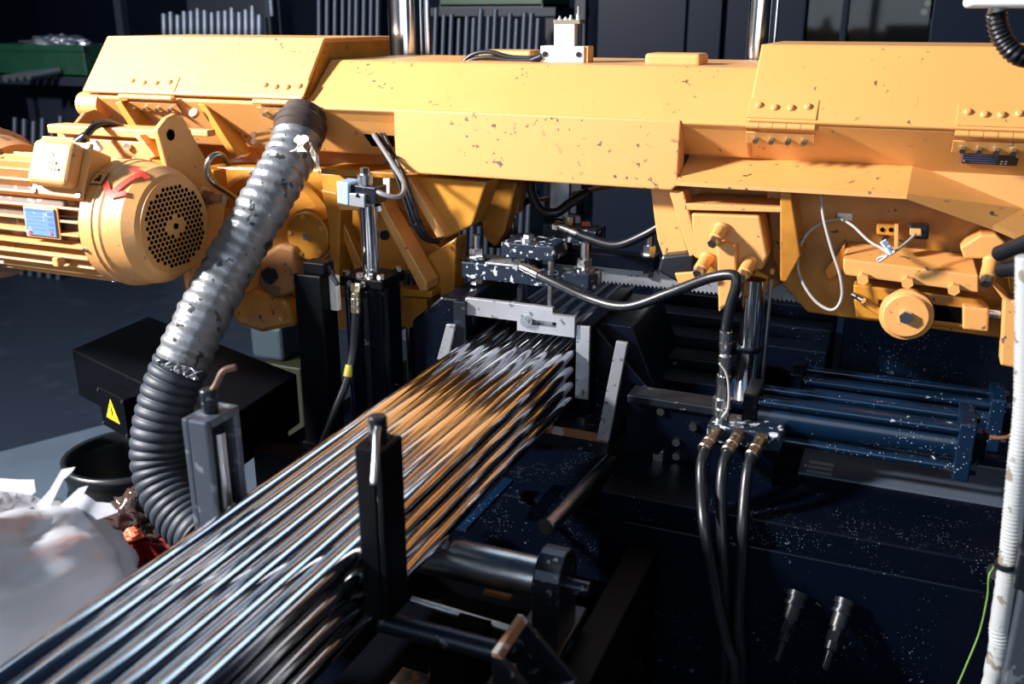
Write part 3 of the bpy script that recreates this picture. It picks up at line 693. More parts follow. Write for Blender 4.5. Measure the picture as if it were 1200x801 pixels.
# ================================================================== yellow tension carriage in the right housing
tcg = thing('tension_carriage', 'yellow blade tensioning carriage with round disc in the right housing', 'machine part', (-.02, 1.95, 1.1))
def pk(name, pix, Y, depth, mtl='yellow_shaded', bev=.004): return MB().px(pix, Y, depth).build(name, mtl, tcg, bev, 3)
A = [PY(988, 303, 1.935), PY(1147, 323, 1.935), PY(1147, 343, 1.935), PY(988, 322, 1.935)]
B = [PY(993, 283, 2.02), PY(1140, 297, 2.02)]
MB().hexa(A, [B[0], B[1], B[1] - Vector((0, 0, .06)), B[0] - Vector((0, 0, .06))]).build('carriage_block', 'yellow', tcg, .003)
pk('carriage_end', [(965, 318), (990, 285), (992, 300), (988, 318), (970, 330)], 1.985, .05)
for x, y in ((1012, 325), (1064, 329), (1118, 337)):
    q = PY(x, y, 1.935); MB().hexnut(q, (-.05, -1, -.05), .0115, .016).build('bolt', 'yellow', tcg)
pk('slide', [(1000, 333), (1150, 350), (1160, 362), (1158, 388), (1090, 380), (1085, 360), (1030, 352), (1032, 366), (1000, 345)], 1.965, .06)
pk('slide_base', [(1000, 350), (1160, 360), (1158, 390), (1003, 372)], 2.0, .04)
pk('slide_block', [(1128, 358), (1159, 362), (1158, 389), (1128, 386)], 1.945, .04, 'yellow')
pk('slide_arm', [(1000, 352), (1006, 349), (1044, 366), (1040, 378)], 1.955, .03)
pk('dark_slot', [(1093, 357), (1128, 361), (1128, 379), (1094, 375)], 1.96, .03, 'black_flat', 0)
c = PY(1062, 368, 1.945)
MB().cyl_s(c + Vector((0, -.016, 0)), c + Vector((0, .1, 0)), [(0, .040), (.003, .043), (.008, .043), (.010, .050), (.026, .050)], 48).build('disc', 'yellow', tcg)
MB().hexnut(c + Vector((0, -.016, 0)), (0, -1, 0), .013, .012).build('disc_bolt', 'zinc', tcg)
MB().cyl(PY(1000, 345, 1.96), PY(1012, 352, 1.94), .006).build('screw', 'zinc', tcg)
pk('bearing_lug', [(1125, 290), (1150, 275), (1168, 275), (1178, 284), (1176, 304), (1130, 303)], 1.955, .06, 'yellow')
sleeve_bolt(tcg, PY(1162, 305, 1.95), .014, .06, -.6)
pk('sensor_bracket', [(1027, 262), (1050, 263), (1050, 277), (1027, 275)], 1.99, .012)
for x in (1034, 1044):
    q = PY(x, 269, 1.99); MB().cyl(q, q + Vector((0, -.002, 0)), .0042).build('bracket_hole', 'black_flat', tcg)
MB().px([(1048, 264), (1053, 264), (1053, 290), (1048, 290)], 1.96, .02).build('sensor_post', 'yellow', tcg, .001)
MB().px([(1065, 264), (1089, 265), (1088, 281), (1066, 280)], 1.955, .035).build('proximity_sensor', 'steel_dark', tcg, .003)
MB().px([(1066, 268), (1080, 269), (1080, 277), (1066, 276)], 1.945, .02).build('sensor_body', 'yellow_worn', tcg, .002)
MB().cyl(PY(1158, 366, 1.98), PY(1182, 369, 1.98), .012).build('tension_rod', 'zinc', tcg)
# right outer arm
ra = tcg
MB().px([(1160, 330), (1185, 352), (1196, 352), (1196, 432), (1172, 428), (1176, 352)], 1.93, .05).build('hanging_arm', 'yellow', ra, .004)
MB().px([(1183, 325), (1210, 325), (1210, 352), (1186, 350)], 1.94, .06).build('arm_head', 'yellow_shaded', ra, .003)
# thin cables round the carriage
hose('sensor_cable', 'pale grey cable hanging in a loop over the right wheel panel',
     pxs((962, 226, 1.96), (965, 255, 1.95), (974, 290, 1.94), (985, 325, 1.93), (986, 350, 1.93), (975, 363, 1.93), (955, 352, 1.94), (938, 325, 1.95), (935, 300, 1.96), (945, 275, 1.97), (965, 260, 1.98), (985, 256, 1.995)), .0031, m='wire_white', cat='cable')
hose('sensor_cable', 'thin grey cable with tag running to the proximity sensor',
     pxs((985, 256, 1.99), (1000, 265, 1.96), (1018, 282, 1.92), (1035, 292, 1.89), (1040, 299, 1.885), (1030, 306, 1.89), (1030, 302, 1.89), (1045, 297, 1.89), (1060, 286, 1.92), (1073, 274, 1.94)), .0026, m='wire_white', cat='cable')
tg = thing('cable_tag', 'small white cable tag tied to the sensor cable', 'tag', PY(1041, 298, 1.885))
T = [PY(x, y, 1.882) for x, y in ((1031, 284), (1038, 280), (1049, 295), (1042, 299))]
MB().prism(T, (0, .0015, 0)).build('tag_plate', 'white', tg)
text_mesh('tag_text', '8DK', 'print_blue', tg, (T[0] + T[1] + T[2] + T[3]) / 4 + Vector((0, -.0016, .002)), T[3] - T[0], T[1] - T[0], .0135)
q0 = [(981, 249), (999, 250), (999, 259), (981, 258)]
tag(MB().px(q0, 2.018, .012).build('cable_clip', 'white_al', None, .002), 'pale plastic cable clip stuck on the right yellow panel', 'cable clip')

# ================================================================== gear motor
mt = thing('electric_motor', 'yellow finned electric motor with perforated fan cover on the left', 'motor', (-1.66, 1.6, 1.09))
my, mz = 1.60, 1.224; xf = -1.452
X = Vector((1, 0, 0))
MB().cyl_s((-1.91, my, mz), (0, my, mz), [(0, .10), (0, .112), (.34, .112), (.34, .09)], 48).build('stator', 'stator_dark', mt)
for k in range(30):
    t = k * 2 * math.pi / 30 + .05
    dz, dy = math.sin(t), math.cos(t)
    if dz > .55 and abs(dy) < .75 and False: continue
    c = Vector((-1.742, my + dy * .121, mz + dz * .121))
    R = Matrix.Rotation(t, 3, 'X')
    MB().obox(c, (.315, .030, .0055), R).build('fin', 'yellow_motor', mt, .0015)
# end shield and fan cover
MB().cyl_s((-1.925, my, mz), (0, my, mz), [(0, .125), (.004, .130), (.022, .130), (.026, .118)], 48).build('end_shield', 'yellow_motor', mt)
cv = MB().cyl_s((-1.615, my, mz), (0, my, mz), [(.030, .134), (.032, .136), (.085, .136), (.090, .133), (.135, .126), (.158, .112), (.163, .104)], 56).build('fan_cover', 'yellow_motor', mt)
MB().lathe((-1.553, my, mz), (0, my, mz), [(0, .1355), (.002, .1385), (.006, .1385), (.008, .1355)], 56, caps=False).build('cover_seam', 'yellow_motor', cv)
# perforated end plate
MB().cyl((xf, my, mz), (xf + .004, my, mz), .104, seg=48).build('grille_plate', 'yellow_motor', cv)
hole = MB().lathe((xf + .0035, my, mz), (xf + 1, my, mz), [(0, .0042), (.0012, .0042)], 6)
hm = None; cnt = 0; pit = .0128
for i in range(-9, 10):
    for j in range(-11, 12):
        yy = i * pit + (pit / 2 if j % 2 else 0); zz = j * pit * .80
        rr = math.hypot(yy, zz)
        if rr > .089 or (abs(yy) + abs(zz) * .85 < .029): continue
        cnt += 1
        if hm is None:
            hm = MB().lathe((xf + .0035, my, mz), (xf + 1, my, mz), [(0, .0050), (.0012, .0050)], 6).build('vent_hole', 'black_flat', cv)
            hob = hm; hm.location = (0, yy, zz)
        else:
            h = hob.copy(); col.objects.link(h); h.location = (0, yy, zz)
MB().cyl((xf + .004, my, mz), (xf + .0065, my, mz), .0065, seg=14).build('centre_hole', 'black_flat', cv)
for t in (2.6, 3.4, 1.3, 4.2):
    c = Vector((-1.575, my + math.cos(t) * .1355, mz + math.sin(t) * .1355)); d = Vector((0, math.cos(t), math.sin(t)))
    MB().cyl(c, c + d * .004, .005, seg=10).build('cover_screw', 'steel', cv)
# direction arrow sticker and red painted arrow, on the fan cover surface
def on_cover(x, t, r=.1368): return Vector((x, my + math.cos(t) * r, mz + math.sin(t) * r))
def patch(name, mtl, pts, parent, r=.1366, th=.0006, ns=1):
    m = MB(); a = [on_cover(x, t, r) for x, t in pts]; b = [on_cover(x, t, r + th) for x, t in pts]
    m.hexa(a, b); return m.build(name, mtl, parent)
def cover_r(x):
    s = x + 1.615
    pr = [(0, .134), (.002, .136), (.085, .136), (.090, .133), (.135, .126), (.158, .112), (.163, .104)]
    for (a, ra), (b, rb) in zip(pr, pr[1:]):
        if a <= s <= b: return ra + (rb - ra) * (s - a) / (b - a)
    return .104
def strip(name, mtl, p0, p1, w, parent, n=10):
    m = MB(); R = []
    for i in range(n + 1):
        t = i / n; x = p0[0] + (p1[0] - p0[0]) * t; a = p0[1] + (p1[1] - p0[1]) * t
        dx, da = p1[0] - p0[0], (p1[1] - p0[1]) * .136
        L = math.hypot(dx, da); nx, na = -da / L * w, dx / L * w / .136
        R.append((on_cover(x + nx, a + na, cover_r(x + nx) + .0045), on_cover(x - nx, a - na, cover_r(x - nx) + .0045)))
    for q0, q1 in zip(R, R[1:]):
        k = m.add([q0[0], q0[1], q1[1], q1[0]]); m.face((k, k + 1, k + 2, k + 3))
    return m.build(name, mtl, parent)
A0, A1 = (-1.474, 1.92), (-1.512, 2.52)
ra_ = strip('red_arrow', 'red', A0, A1, .0072, cv)
strip('arrow_barb', 'red', A1, (-1.478, 2.42), .0060, ra_); strip('arrow_barb', 'red', A1, (-1.535, 2.30), .0060, ra_)
strip('arrow_foot', 'red', (-1.462, 1.99), (-1.510, 1.90), .0070, ra_)
st = strip('direction_sticker', 'print_black', (-1.556, 2.13), (-1.556, 2.37), .0170, cv)
def strip_r(name, mtl, p0, p1, w, parent, dr):
    m = MB(); R = []
    for i in range(7):
        t = i / 6; x = p0[0] + (p1[0] - p0[0]) * t; a = p0[1] + (p1[1] - p0[1]) * t
        dx, da = p1[0] - p0[0], (p1[1] - p0[1]) * .136
        L = math.hypot(dx, da); nx, na = -da / L * w, dx / L * w / .136
        R.append((on_cover(x + nx, a + na, .136 + dr), on_cover(x - nx, a - na, .136 + dr)))
    for q0, q1 in zip(R, R[1:]):
        k = m.add([q0[0], q0[1], q1[1], q1[0]]); m.face((k, k + 1, k + 2, k + 3))
    return m.build(name, mtl, parent)
strip_r('sticker_face', 'yellow_motor', (-1.556, 2.145), (-1.556, 2.355), .0155, st, .0052)
strip_r('sticker_arrow', 'print_black', (-1.556, 2.19), (-1.556, 2.26), .0040, st, .0058)
strip_r('sticker_arrow', 'print_black', (-1.556, 2.25), (-1.556, 2.31), .0080, st, .0058)
# terminal box: faces up and towards the camera side
tn = Vector((.10, -math.cos(math.radians(24)), math.sin(math.radians(24)))).normalized()
tu = Vector((0, math.sin(math.radians(24)), math.cos(math.radians(24))))
tX = tu.cross(tn).normalized(); tu = tn.cross(tX)
tc0 = PY(66, 195, 1.475) - tn * .062
RT = Matrix((tX, tu, tn)).transposed()
tb_ = MB().obox(tc0 + tn * .008, (.116, .104, .070), RT).build('terminal_box', 'yellow_motor', mt, .006, 3)
MB().obox(tc0 + tn * .044, (.130, .118, .008), RT).build('lid_flange', 'yellow_motor', tb_, .006, 3)
MB().obox(tc0 + tn * .064 + tu * .004, (.104, .094, .040), RT).build('lid_dome', 'yellow_motor', tb_, .014, 4)
for sx_ in (-1, 1):
    for su in (-1, 1):
        c = tc0 + tX * sx_ * .056 + tu * su * .052 + tn * .048; MB().cyl(c, c + tn * .004, .006, seg=12).build('lid_screw', 'steel', tb_)
ff = tc0 + tn * .0842 + tu * .004
m = MB()
tri = [ff + tu * .026, ff + tu * .012 - X * .010, ff + tu * .012 + X * .010]
m.prism(tri, tn * .001).build('embossed_triangle', 'emboss', tb_)
for r_i, nL in ((0, 5), (1, 7)):
    for k in range(nL):
        c = ff - tu * (.001 + .013 * r_i) + X * ((k - (nL - 1) / 2) * .008)
        MB().prism([c - X * .0025 - tu * .003, c + X * .0025 - tu * .003, c + X * .0025 + tu * .003, c - X * .0025 + tu * .003], tn * .0008).build('embossed_mark', 'emboss', tb_)
# rating plate
pn_ = Vector((0, -math.cos(math.radians(2)), math.sin(math.radians(2))))
pu = Vector((0, math.sin(math.radians(2)), math.cos(math.radians(2))))
pc = Vector((-1.684, my, mz)) + pn_ * .139 + pu * .012
RP = Matrix((X, pu, pn_)).transposed()
rp = MB().obox(pc, (.086, .060, .004), RP).build('rating_plate', 'blue_plate', mt, .002)
MB().obox(pc - pn_ * .004, (.098, .070, .004), RP).build('plate_seat', 'yellow_motor', rp, .002)
for k in range(5): MB().obox(pc + pn_ * .0022 + pu * (.016 - k * .008) - X * .010, (.050, .0008, .0004), RP).build('print_line', 'print_blue', rp)
for k in range(4): MB().obox(pc + pn_ * .0022 + pu * (.019 - k * .011) + X * .030, (.013, .007, .0004), RP).build('print_block', 'print_blue', rp)
MB().obox(pc + pn_ * .0022 + pu * .024 - X * .008, (.056, .0055, .0004), RP).build('print_block', 'print_blue', rp)
for sx_ in (-1, 1): c = pc + pn_ * .002 - pu * .023 + X * .030 * sx_; MB().cyl(c, c + pn_ * .001, .004, seg=10).build('red_seal', 'red', rp)
# lifting lug on the fins
c = PY(69, 306, 1.475); MB().obox(c, (.016, .022, .020), 0).build('drain_lug', 'yellow_motor', mt, .003)
# brown gearbox flange at the motor's far end
gx = thing('gearbox', 'brown stained round gearbox housing at the rear of the motor', 'gearbox', (-2.05, 1.66, 1.06))
MB().cyl_s((-2.32, 1.64, 1.225), (0, 1.64, 1.225), [(0, .17), (.02, .18), (.30, .18), (.32, .165), (.385, .145)], 56).build('housing', 'brown_cast', gx)
MB().cyl_s((-2.10, 1.64, 1.225), (0, 1.64, 1.225), [(0, .185), (.004, .19), (.03, .19), (.034, .185)], 56).build('rim', 'yellow_motor', gx)

# ================================================================== motor bracket
br = thing('motor_bracket', 'yellow welded bracket with cheek plates holding the motor to the bow', 'bracket', (-1.65, 1.8, 1.1))
def cheek(name, pix, Xp, th, mtl): return MB().prism([PX(x, y, Xp) for x, y in pix], (-th, 0, 0)).build(name, mtl, br, .004, 3)
cheek('cheek_plate', [(185, 152), (196, 138), (206, 133), (215, 137), (266, 232), (262, 262), (250, 330), (225, 345), (205, 230)], -1.50, .016, 'yellow_motor')
ch = br.children[-1]
q = PX(200, 158, -1.4995); MB().cyl(q, q + Vector((.001, 0, 0)), .012).build('cheek_hole', 'black_flat', ch)
cheek('cheek_plate', [(86, 150), (100, 132), (112, 128), (124, 134), (134, 152), (128, 165), (92, 165)], -1.93, .014, 'brown_cast')
a, b = PY(70, 150, 1.70), PY(190, 166, 1.70)
MB().box(-1.89, -1.515, 1.70, 1.735, 1.392, 1.412).build('top_rail', 'yellow', br, .003)
MB().box(-1.90, -1.520, 1.735, 1.765, 1.34, 1.41).build('back_panel', 'yellow', br, .003)
MB().box(-1.90, -1.58, 1.69, 1.70, 1.345, 1.385).build('front_panel', 'yellow', br, .002)
MB().box(-1.88, -1.53, 1.83, 1.86, 1.385, 1.400).build('cross_rail', 'yellow', br, .003)
q = PY(152, 172, 1.69); MB().hexnut(q, (0, -1, 0), .009, .010).build('bolt', 'zinc', br)
for x in (160, 166):
    pass
MB().px([(158, 160), (163, 158), (182, 183), (177, 186)], 1.68, .05).build('rib', 'yellow_worn', br, .002)
# gussets running up to the housing
for pix, Y in (([(134, 120), (141, 118), (162, 150), (154, 153)], 1.90), ([(231, 122), (238, 119), (278, 182), (272, 187)], 1.93)):
    MB().px(pix, Y, .06).build('gusset', 'yellow_shaded', br, .003)
MB().px([(205, 195), (250, 200), (262, 300), (250, 350), (215, 340)], 1.93, .05).build('rear_plate', 'yellow_shaded', br, .004)
q = PX(247, 232, -1.46); MB().cyl_s(q + Vector((-.04, 0, 0)), q + Vector((1, 0, 0)), [(0, .026), (.022, .026), (.026, .020)], 20).build('boss', 'yellow_motor', br)
MB().hexnut(q + Vector((-.016, 0, 0)), (1, 0, 0), .017, .018).build('nut', 'rust', br); MB().cyl(q, q + Vector((.035, 0, 0)), .011).build('stud', 'rust', br)
for x, y in ((228, 132), (192, 158)): pass
q = PY(229, 134, 1.92); MB().cyl(q, q + Vector((0, -.008, .006)), .012).build('bolt', 'yellow', br)
hose('brake_pipe', 'bent grey steel pipe curving behind the taped hose', pxs((268, 192, 1.78), (258, 181, 1.73), (246, 186, 1.70), (242, 203, 1.70), (252, 216, 1.72), (270, 228, 1.78), (292, 248, 1.88)), .0065, m='steel_fit', cat='pipe')
# motor cable with gland
mc = thing('motor_cable', 'black motor cable with gland entering the terminal box', 'cable', PY(95, 165, 1.62))
MB().tube(pxs((97, 166, 1.63), (103, 156, 1.65), (113, 147, 1.68), (128, 145, 1.72), (143, 150, 1.76)), .0085, 12).build('cable_line', 'rubber', mc)
MB().cyl(PY(90, 168, 1.62), PY(101, 160, 1.63), .012, seg=12).build('gland', 'steel_dark', mc)
MB().px([(104, 168), (110, 164), (118, 175), (112, 180)], 1.60, .012).build('cable_marker', 'white_al', mc, .002)

# ================================================================== taped extraction hose
xh = thing('extraction_hose', 'thick extraction hose wrapped in silver tape with black corrugated lower end', 'hose', PY(215, 606, 1.36))
path = pxs((352, 150, 1.90), (342, 180, 1.85), (318, 225, 1.77), (288, 278, 1.69), (256, 335, 1.61), (226, 395, 1.535), (210, 430, 1.50))
path2 = pxs((213, 424, 1.505), (200, 455, 1.48), (188, 500, 1.45), (186, 540, 1.43), (196, 575, 1.41), (216, 606, 1.39), (240, 630, 1.37))
R0 = .056
pit = .026
def rf1(d, i): return R0 + .0018 * math.sin(2 * math.pi * d / pit) + .0012 * math.sin(d * 91)
MB().tube(path, R0, 32, 26, rf1).build('taped_section', 'tape', xh)
def rf2(d, i): s = (d / .0215) % 1; return R0 - .004 + .0075 * math.sqrt(max(0, 1 - (2 * s - 1) ** 2))
MB().tube(path2, R0, 32, 36, rf2).build('corrugated_section', 'rubber_corr', xh)
ax = (path[1] - path[0]).normalized()
cl = MB().cyl_s(path[0] - ax * .020, path[1], [(0, .052), (0, .0575), (.004, .060), (.010, .060), (.012, .058), (.020, .058), (.022, .0605), (.030, .0605), (.032, .058), (.05, .058)], 40).build('sleeve', 'collar', xh)
MB().cyl_s(path[0] - ax * .045, path[0], [(0, .05), (.03, .05)], 32).build('spigot', 'collar', xh)
# loose torn tape pieces
def crumple(name, c, u, v, mtl, parent, n=6, amp=.006, seed=0):
    r = random.Random(seed); m = MB(); c, u, v = Vector(c), Vector(u), Vector(v); nn = u.cross(v).normalized()
    k = m.add([c + u * (i / n - .5) * (.6 + .4 * math.sin(j * 1.3 + seed)) + v * (j / n - .5) + nn * r.uniform(-amp, amp) for j in range(n + 1) for i in range(n + 1)])
    for j in range(n):
        for i in range(n):
            a = k + j * (n + 1) + i; m.face((a, a + 1, a + n + 2, a + n + 1))
    o = m.build(name, mtl, parent); sd = o.modifiers.new('thick', 'SOLIDIFY'); sd.thickness = .001; return o
cc = PY(352, 168, 1.80); crumple('torn_tape', cc, (.055, -.012, .004), (.004, .01, .035), 'tape_torn', xh, 6, .004, 2)
cc = PY(369, 183, 1.80); crumple('torn_tape', cc, (.016, .004, 0), (.020, 0, -.060), 'tape_torn', xh, 6, .005, 4)
for i in range(5):
    cc = PY(192 + i * 9, 426 + i * 3.0, 1.45 - .005 * i); crumple('torn_tape', cc, (.03, .004, -.008), (.004, -.003, .022), 'tape', xh, 5, .007, 10 + i)
cl2 = thing('pipe_clip', 'small steel screw clip beside the top of the extraction hose', 'clip', PY(317, 160, 1.93))
for dy in (0, 8):
    q = PY(316, 155 + dy, 1.95); MB().cyl(q, q + Vector((-.006, -.05, -.002)), .0045).build('screw', 'steel', cl2); MB().hexnut(q + Vector((-.006, -.05, 0)), (-.1, -1, 0), .0075, .006).build('nut', 'zinc', cl2)

# ================================================================== lift cylinder (left) with limit switch
lc = thing('lift_cylinder', 'black hydraulic lift cylinder with chrome rod behind the left of the bars', 'hydraulic cylinder', (-1.08, 1.80, .70))
q = PY(432, 300, 1.79); cxl = q.x
z1c = PY(432, 322, 1.79).z
MB().cyl_s((cxl, 1.80, z1c), (cxl, 1.80, 2), [(0, .0205), (.165, .0205), (.165, .019)], 28).build('rod', 'chrome', lc)
MB().box(cxl - .058, cxl + .052, 1.755, 1.86, z1c - .022, z1c).build('head', 'black', lc, .003)
MB().box(cxl - .046, cxl + .046, 1.765, 1.85, .70, z1c - .022).build('barrel', 'navy', lc, .008, 3)
MB().cyl((cxl - .046, 1.775, .70), (cxl - .046, 1.775, z1c - .02), .010).build('tie_bar', 'navy_gloss', lc)
MB().cyl((cxl + .046, 1.775, .70), (cxl + .046, 1.775, z1c - .02), .010).build('tie_bar', 'black', lc)
MB().box(cxl - .004, cxl + .010, 1.758, 1.766, .72, z1c - .03).build('edge_strip', 'steel_dark', lc, .001)
for x, y in ((-.045, 1.768), (-.008, 1.763), (.018, 1.763), (.042, 1.768), (.042, 1.845)):
    MB().hexnut((cxl + x, y, z1c), (0, 0, 1), .0085, .010).build('bolt', 'zinc', lc)
for x in (-.028, .006): MB().hexnut((cxl + x, 1.755, z1c - .012), (0, -1, 0), .0075, .006).build('bolt', 'zinc', lc)
MB().cyl_s((cxl, 1.80, z1c + .165), (cxl, 1.80, 2), [(0, .03), (.012, .03), (.012, .02), (.022, .02)], 20).build('rod_end', 'black', lc)
MB().hexnut((cxl + .034, 1.785, z1c + .150), (0, -.3, 1), .009, .012).build('bolt', 'zinc', lc)
ls = thing('limit_switch', 'blue and silver limit switch on the chrome lift rod', 'switch', (cxl - .02, 1.78, z1c + .17))
MB().px([(396, 214), (440, 220), (440, 240), (398, 234)], 1.765, .05).build('switch_body', 'steel_dark', ls, .003)
MB().px([(394, 212), (408, 214), (408, 241), (395, 238)], 1.755, .05).build('end_cap', 'blue_al', ls, .003)
MB().px([(409, 226), (427, 228), (427, 244), (409, 241)], 1.757, .05).build('cover_plate', 'steel_lt', ls, .002)
q = PY(419, 229, 1.757); MB().cyl(q, q + Vector((0, -.002, 0)), .004).build('screw', 'black', ls)
q = PY(428, 216, 1.785); MB().cyl(q, q + Vector((0, 0, .022)), .0165).build('plunger_collar', 'steel', ls); MB().hexnut(q + Vector((0, 0, .022)), (0, 0, 1), .010, .014).build('plunger_nut', 'zinc', ls)
MB().px([(449, 209), (456, 209), (456, 231), (449, 231)], 1.86, .004).build('white_flag', 'white', ls)
hose('sensor_cable', 'grey cable leaving the limit switch in a curve', pxs((438, 222, 1.775), (450, 228, 1.77), (465, 231, 1.78), (473, 225, 1.80), (472, 212, 1.84), (462, 195, 1.88), (450, 176, 1.91), (438, 158, 1.945)), .0055, m='cable_grey', cat='cable')
for i, dx in enumerate((0, 5, 9)):
    hose('cable', ('black cable bundled with two others under the beam', 'dark cable in the middle of the bundle under the beam', 'grey cable on the right of the bundle under the beam')[i],
         pxs((441 + dx, 157, 1.96), (452 + dx, 180, 1.93), (464 + dx, 205, 1.915), (474 + dx, 235, 1.905), (484 + dx, 262, 1.91), (497 + dx, 280, 1.94), (515 + dx * .5, 284 - dx, 1.98)), .0045, m=('rubber', 'rubber', 'cable_grey')[i] if i != 2 else 'rubber', cat='cable')
for x, y, Y in ((460, 188, 1.91), (489, 263, 1.90)):
    c = PY(x, y, Y); t_ = MB().lathe(c + Vector((-.003, 0, .004)), c + Vector((.3, 0, -.75)), [(0, .0175), (.005, .0175)], 14, caps=False).build('cable_tie', 'steel_dark')
    tag(t_, 'narrow tie around the black cables under the beam', 'cable tie', 'cable ties under the beam')
hose('hydraulic_hose', 'black hose with yellow band hanging from the left lift cylinder', pxs((417, 333, 1.735), (417, 372, 1.735), (414, 410, 1.73), (405, 450, 1.70), (386, 495, 1.66), (366, 545, 1.63)), .0095, True, False, mtl='brass')
c = PY(410, 428, 1.718); d = PY(408, 437, 1.71)
tag(MB().lathe(c, d, [(0, .0105), (.026, .0105)], 16).build('hose_band', 'tag_yellow'), 'yellow marking band around the left hose', 'marking band')
# square black post
bp = thing('support_post', 'square black post with small cap left of the lift cylinder', 'post', (-1.2, 1.7, .60))
a, b = PY(344, 330, 1.70), PY(376, 330, 1.70)
MB().box(a.x, b.x, 1.70, 1.76, .60, PY(360, 322, 1.70).z).build('post', 'black', bp, .004)
zc_ = PY(360, 322, 1.70).z
MB().box(a.x + .02, b.x + .004, 1.71, 1.75, zc_, zc_ + .026).build('cap', 'black', bp, .003)
MB().box(b.x, b.x + .020, 1.73, 1.745, zc_ - .085, zc_ - .005).build('white_plate', 'white_al', bp, .002)
MB().cyl((b.x - .005, 1.73, zc_ + .02), (b.x + .03, 1.72, zc_ - .02), .006).build('cable_stub', 'rubber', bp)
q = PY(360, 505, 1.69); MB().box(a.x - .006, b.x + .004, 1.694, 1.77, .60, q.z - .03).build('foot_sleeve', 'black', bp, .003)

# lower vertical guide tube beneath left yellow foot
a, b = PY(473, 400, 2.0), PY(492, 400, 2.0)
tag(MB().cyl(((a.x + b.x) / 2, 2.01, .70), ((a.x + b.x) / 2, 2.01, 1.06), .019, seg=24).build('guide_rod', 'navy_gloss'), 'dark upright guide rod below the yellow foot beside the left jaw', 'rod')

# ================================================================== right hydraulic group
rr_ = thing('guide_rod', 'dark chrome upright guide rod under the right band guide', 'rod', (-.255, 1.95, .80))
q = PY(877, 400, 1.93)
MB().cyl((q.x, 1.95, .84), (q.x, 1.95, 1.14), .0235, seg=32).build('rod', 'chrome', rr_)
MB().cyl((q.x + .030, 1.97, .84), (q.x + .030, 1.97, 1.14), .005).build('side_rod', 'steel', rr_)
MB().lathe((q.x, 1.95, .985), (q.x, 1.95, 1), [(0, .0245), (.004, .026), (.012, .026), (.014, .0245)], 24).build('oil_ring', 'steel_dark', rr_)
MB().box(q.x - .03, q.x + .02, 1.83, 1.99, .80, .915).build('rod_foot', 'navy_gloss', rr_, .005)
def hcyl(name, label, xa, xb, y, z, r, cap_h, plate_m='navy_gloss'):
    t = thing(name, label, 'hydraulic cylinder', ((xa + xb) / 2, y, z - r - .02), 'vise cylinders')
    MB().cyl((xa, y, z), (xb, y, z), r, seg=36).build('barrel', 'navy_gloss', t)
    for dy, dz in ((-1, 1), (1, 1), (-1, -1), (1, -1)):
        yy, zz = y + dy * r * .98, z + dz * r * 1.02
        MB().cyl((xa, yy, zz), (xb + .004, yy, zz), .0085, seg=14).build('tie_rod', 'navy_gloss', t)
    MB().box(xb, xb + .028, y - r - .018, y + r + .018, z - r - .020, z + r + .020).build('end_cap', 'navy_gloss', t, .003)
    MB().box(xa - .028, xa, y - r - .012, y + r + .012, z - r - .020, z + r + .016).build('head_cap', 'navy', t, .003)
    for dy, dz in ((-1, 1), (1, 1), (-1, -1), (1, -1)):
        MB().hexnut((xb + .028, y + dy * r * .98, z + dz * r * 1.02), (1, 0, 0), .011, .010).build('nut', 'navy_gloss', t)
    MB().box(xb + .03, xb + .05, y - .022, y + .022, z - .022, z + .022).build('end_port', 'black', t, .003)
    return t
c0 = PY(890, 487, 1.80); c1 = PY(1126, 520, 1.80)
hcyl('vise_cylinder', 'glossy navy vise cylinder with tie rods and square end cap, the front one', c0.x, c1.x - .01, 1.80, .912, .036, 0)
hcyl('vise_cylinder', 'glossy navy vise cylinder lying behind, reaching under the yellow arm', -.155, .205, 2.03, .882, .036, 0)
MB().box(-.13, .42, 1.785, 1.955, zB, zB + .004).build('grey_tray', 'grey_tray', base)
for k in range(3): MB().box(-.115, -.068, 1.792 + k * .022, 1.804 + k * .022, zB + .004, zB + .0045).build('label_stripe', 'grey_label', base)
MB().prism([(-.135 + .012, 1.820, zB + .004), (-.118, 1.812, zB + .004), (-.118, 1.828, zB + .004)], (0, 0, .0005)).build('label_arrow', 'print_white', base)
hose('sensor_cable', 'dark cable sagging below the end cap of the front vise cylinder', pxs((1092, 533, 1.78), (1108, 548, 1.76), (1130, 552, 1.76), (1143, 543, 1.77), (1146, 530, 1.80)), .005, m='rubber', cat='cable')
hose('sensor_cable', 'brown cable curving from the rear cylinder to the white conduit', pxs((1150, 503, 1.85), (1163, 512, 1.75), (1180, 512, 1.65), (1190, 506, 1.55)), .0035, m='brown_wire', cat='cable')
# manifold with three hoses
mn = thing('manifold_block', 'dark manifold block with fittings above three hanging hoses', 'manifold', (-.23, 1.74, .83))
a, b = PY(829, 497, 1.70), PY(916, 507, 1.70)
MB().box(a.x, b.x, 1.70, 1.775, a.z - .035, a.z).build('block', 'navy_chip', mn, .003)
MB().box(a.x + .01, b.x - .01, 1.71, 1.77, .795, a.z - .034).build('pedestal', 'navy', mn)
q = PY(846, 470, 1.73)
MB().cyl_s((q.x, 1.735, a.z), (q.x, 1.735, 2), [(0, .014), (.012, .014), (.012, .017), (.024, .017), (.024, .013), (.030, .013), (.030, .019), (.045, .019), (.045, .014), (.075, .012)], 18).build('riser_fitting', 'zinc', mn)
MB().hexnut((q.x, 1.735, a.z + .075), (0, 0, 1), .015, .016).build('hex_nut', 'zinc', mn)
MB().cyl((q.x, 1.735, a.z + .09), (q.x, 1.735, a.z + .13), .011).build('riser_neck', 'zinc', mn)
hose('drain_wire', 'thin pale wire along the riser fitting on the manifold', pxs((843, 425, 1.70), (851, 437, 1.70), (854, 455, 1.70), (853, 478, 1.70), (846, 489, 1.70)), .0022, m='wire_white', cat='wire')
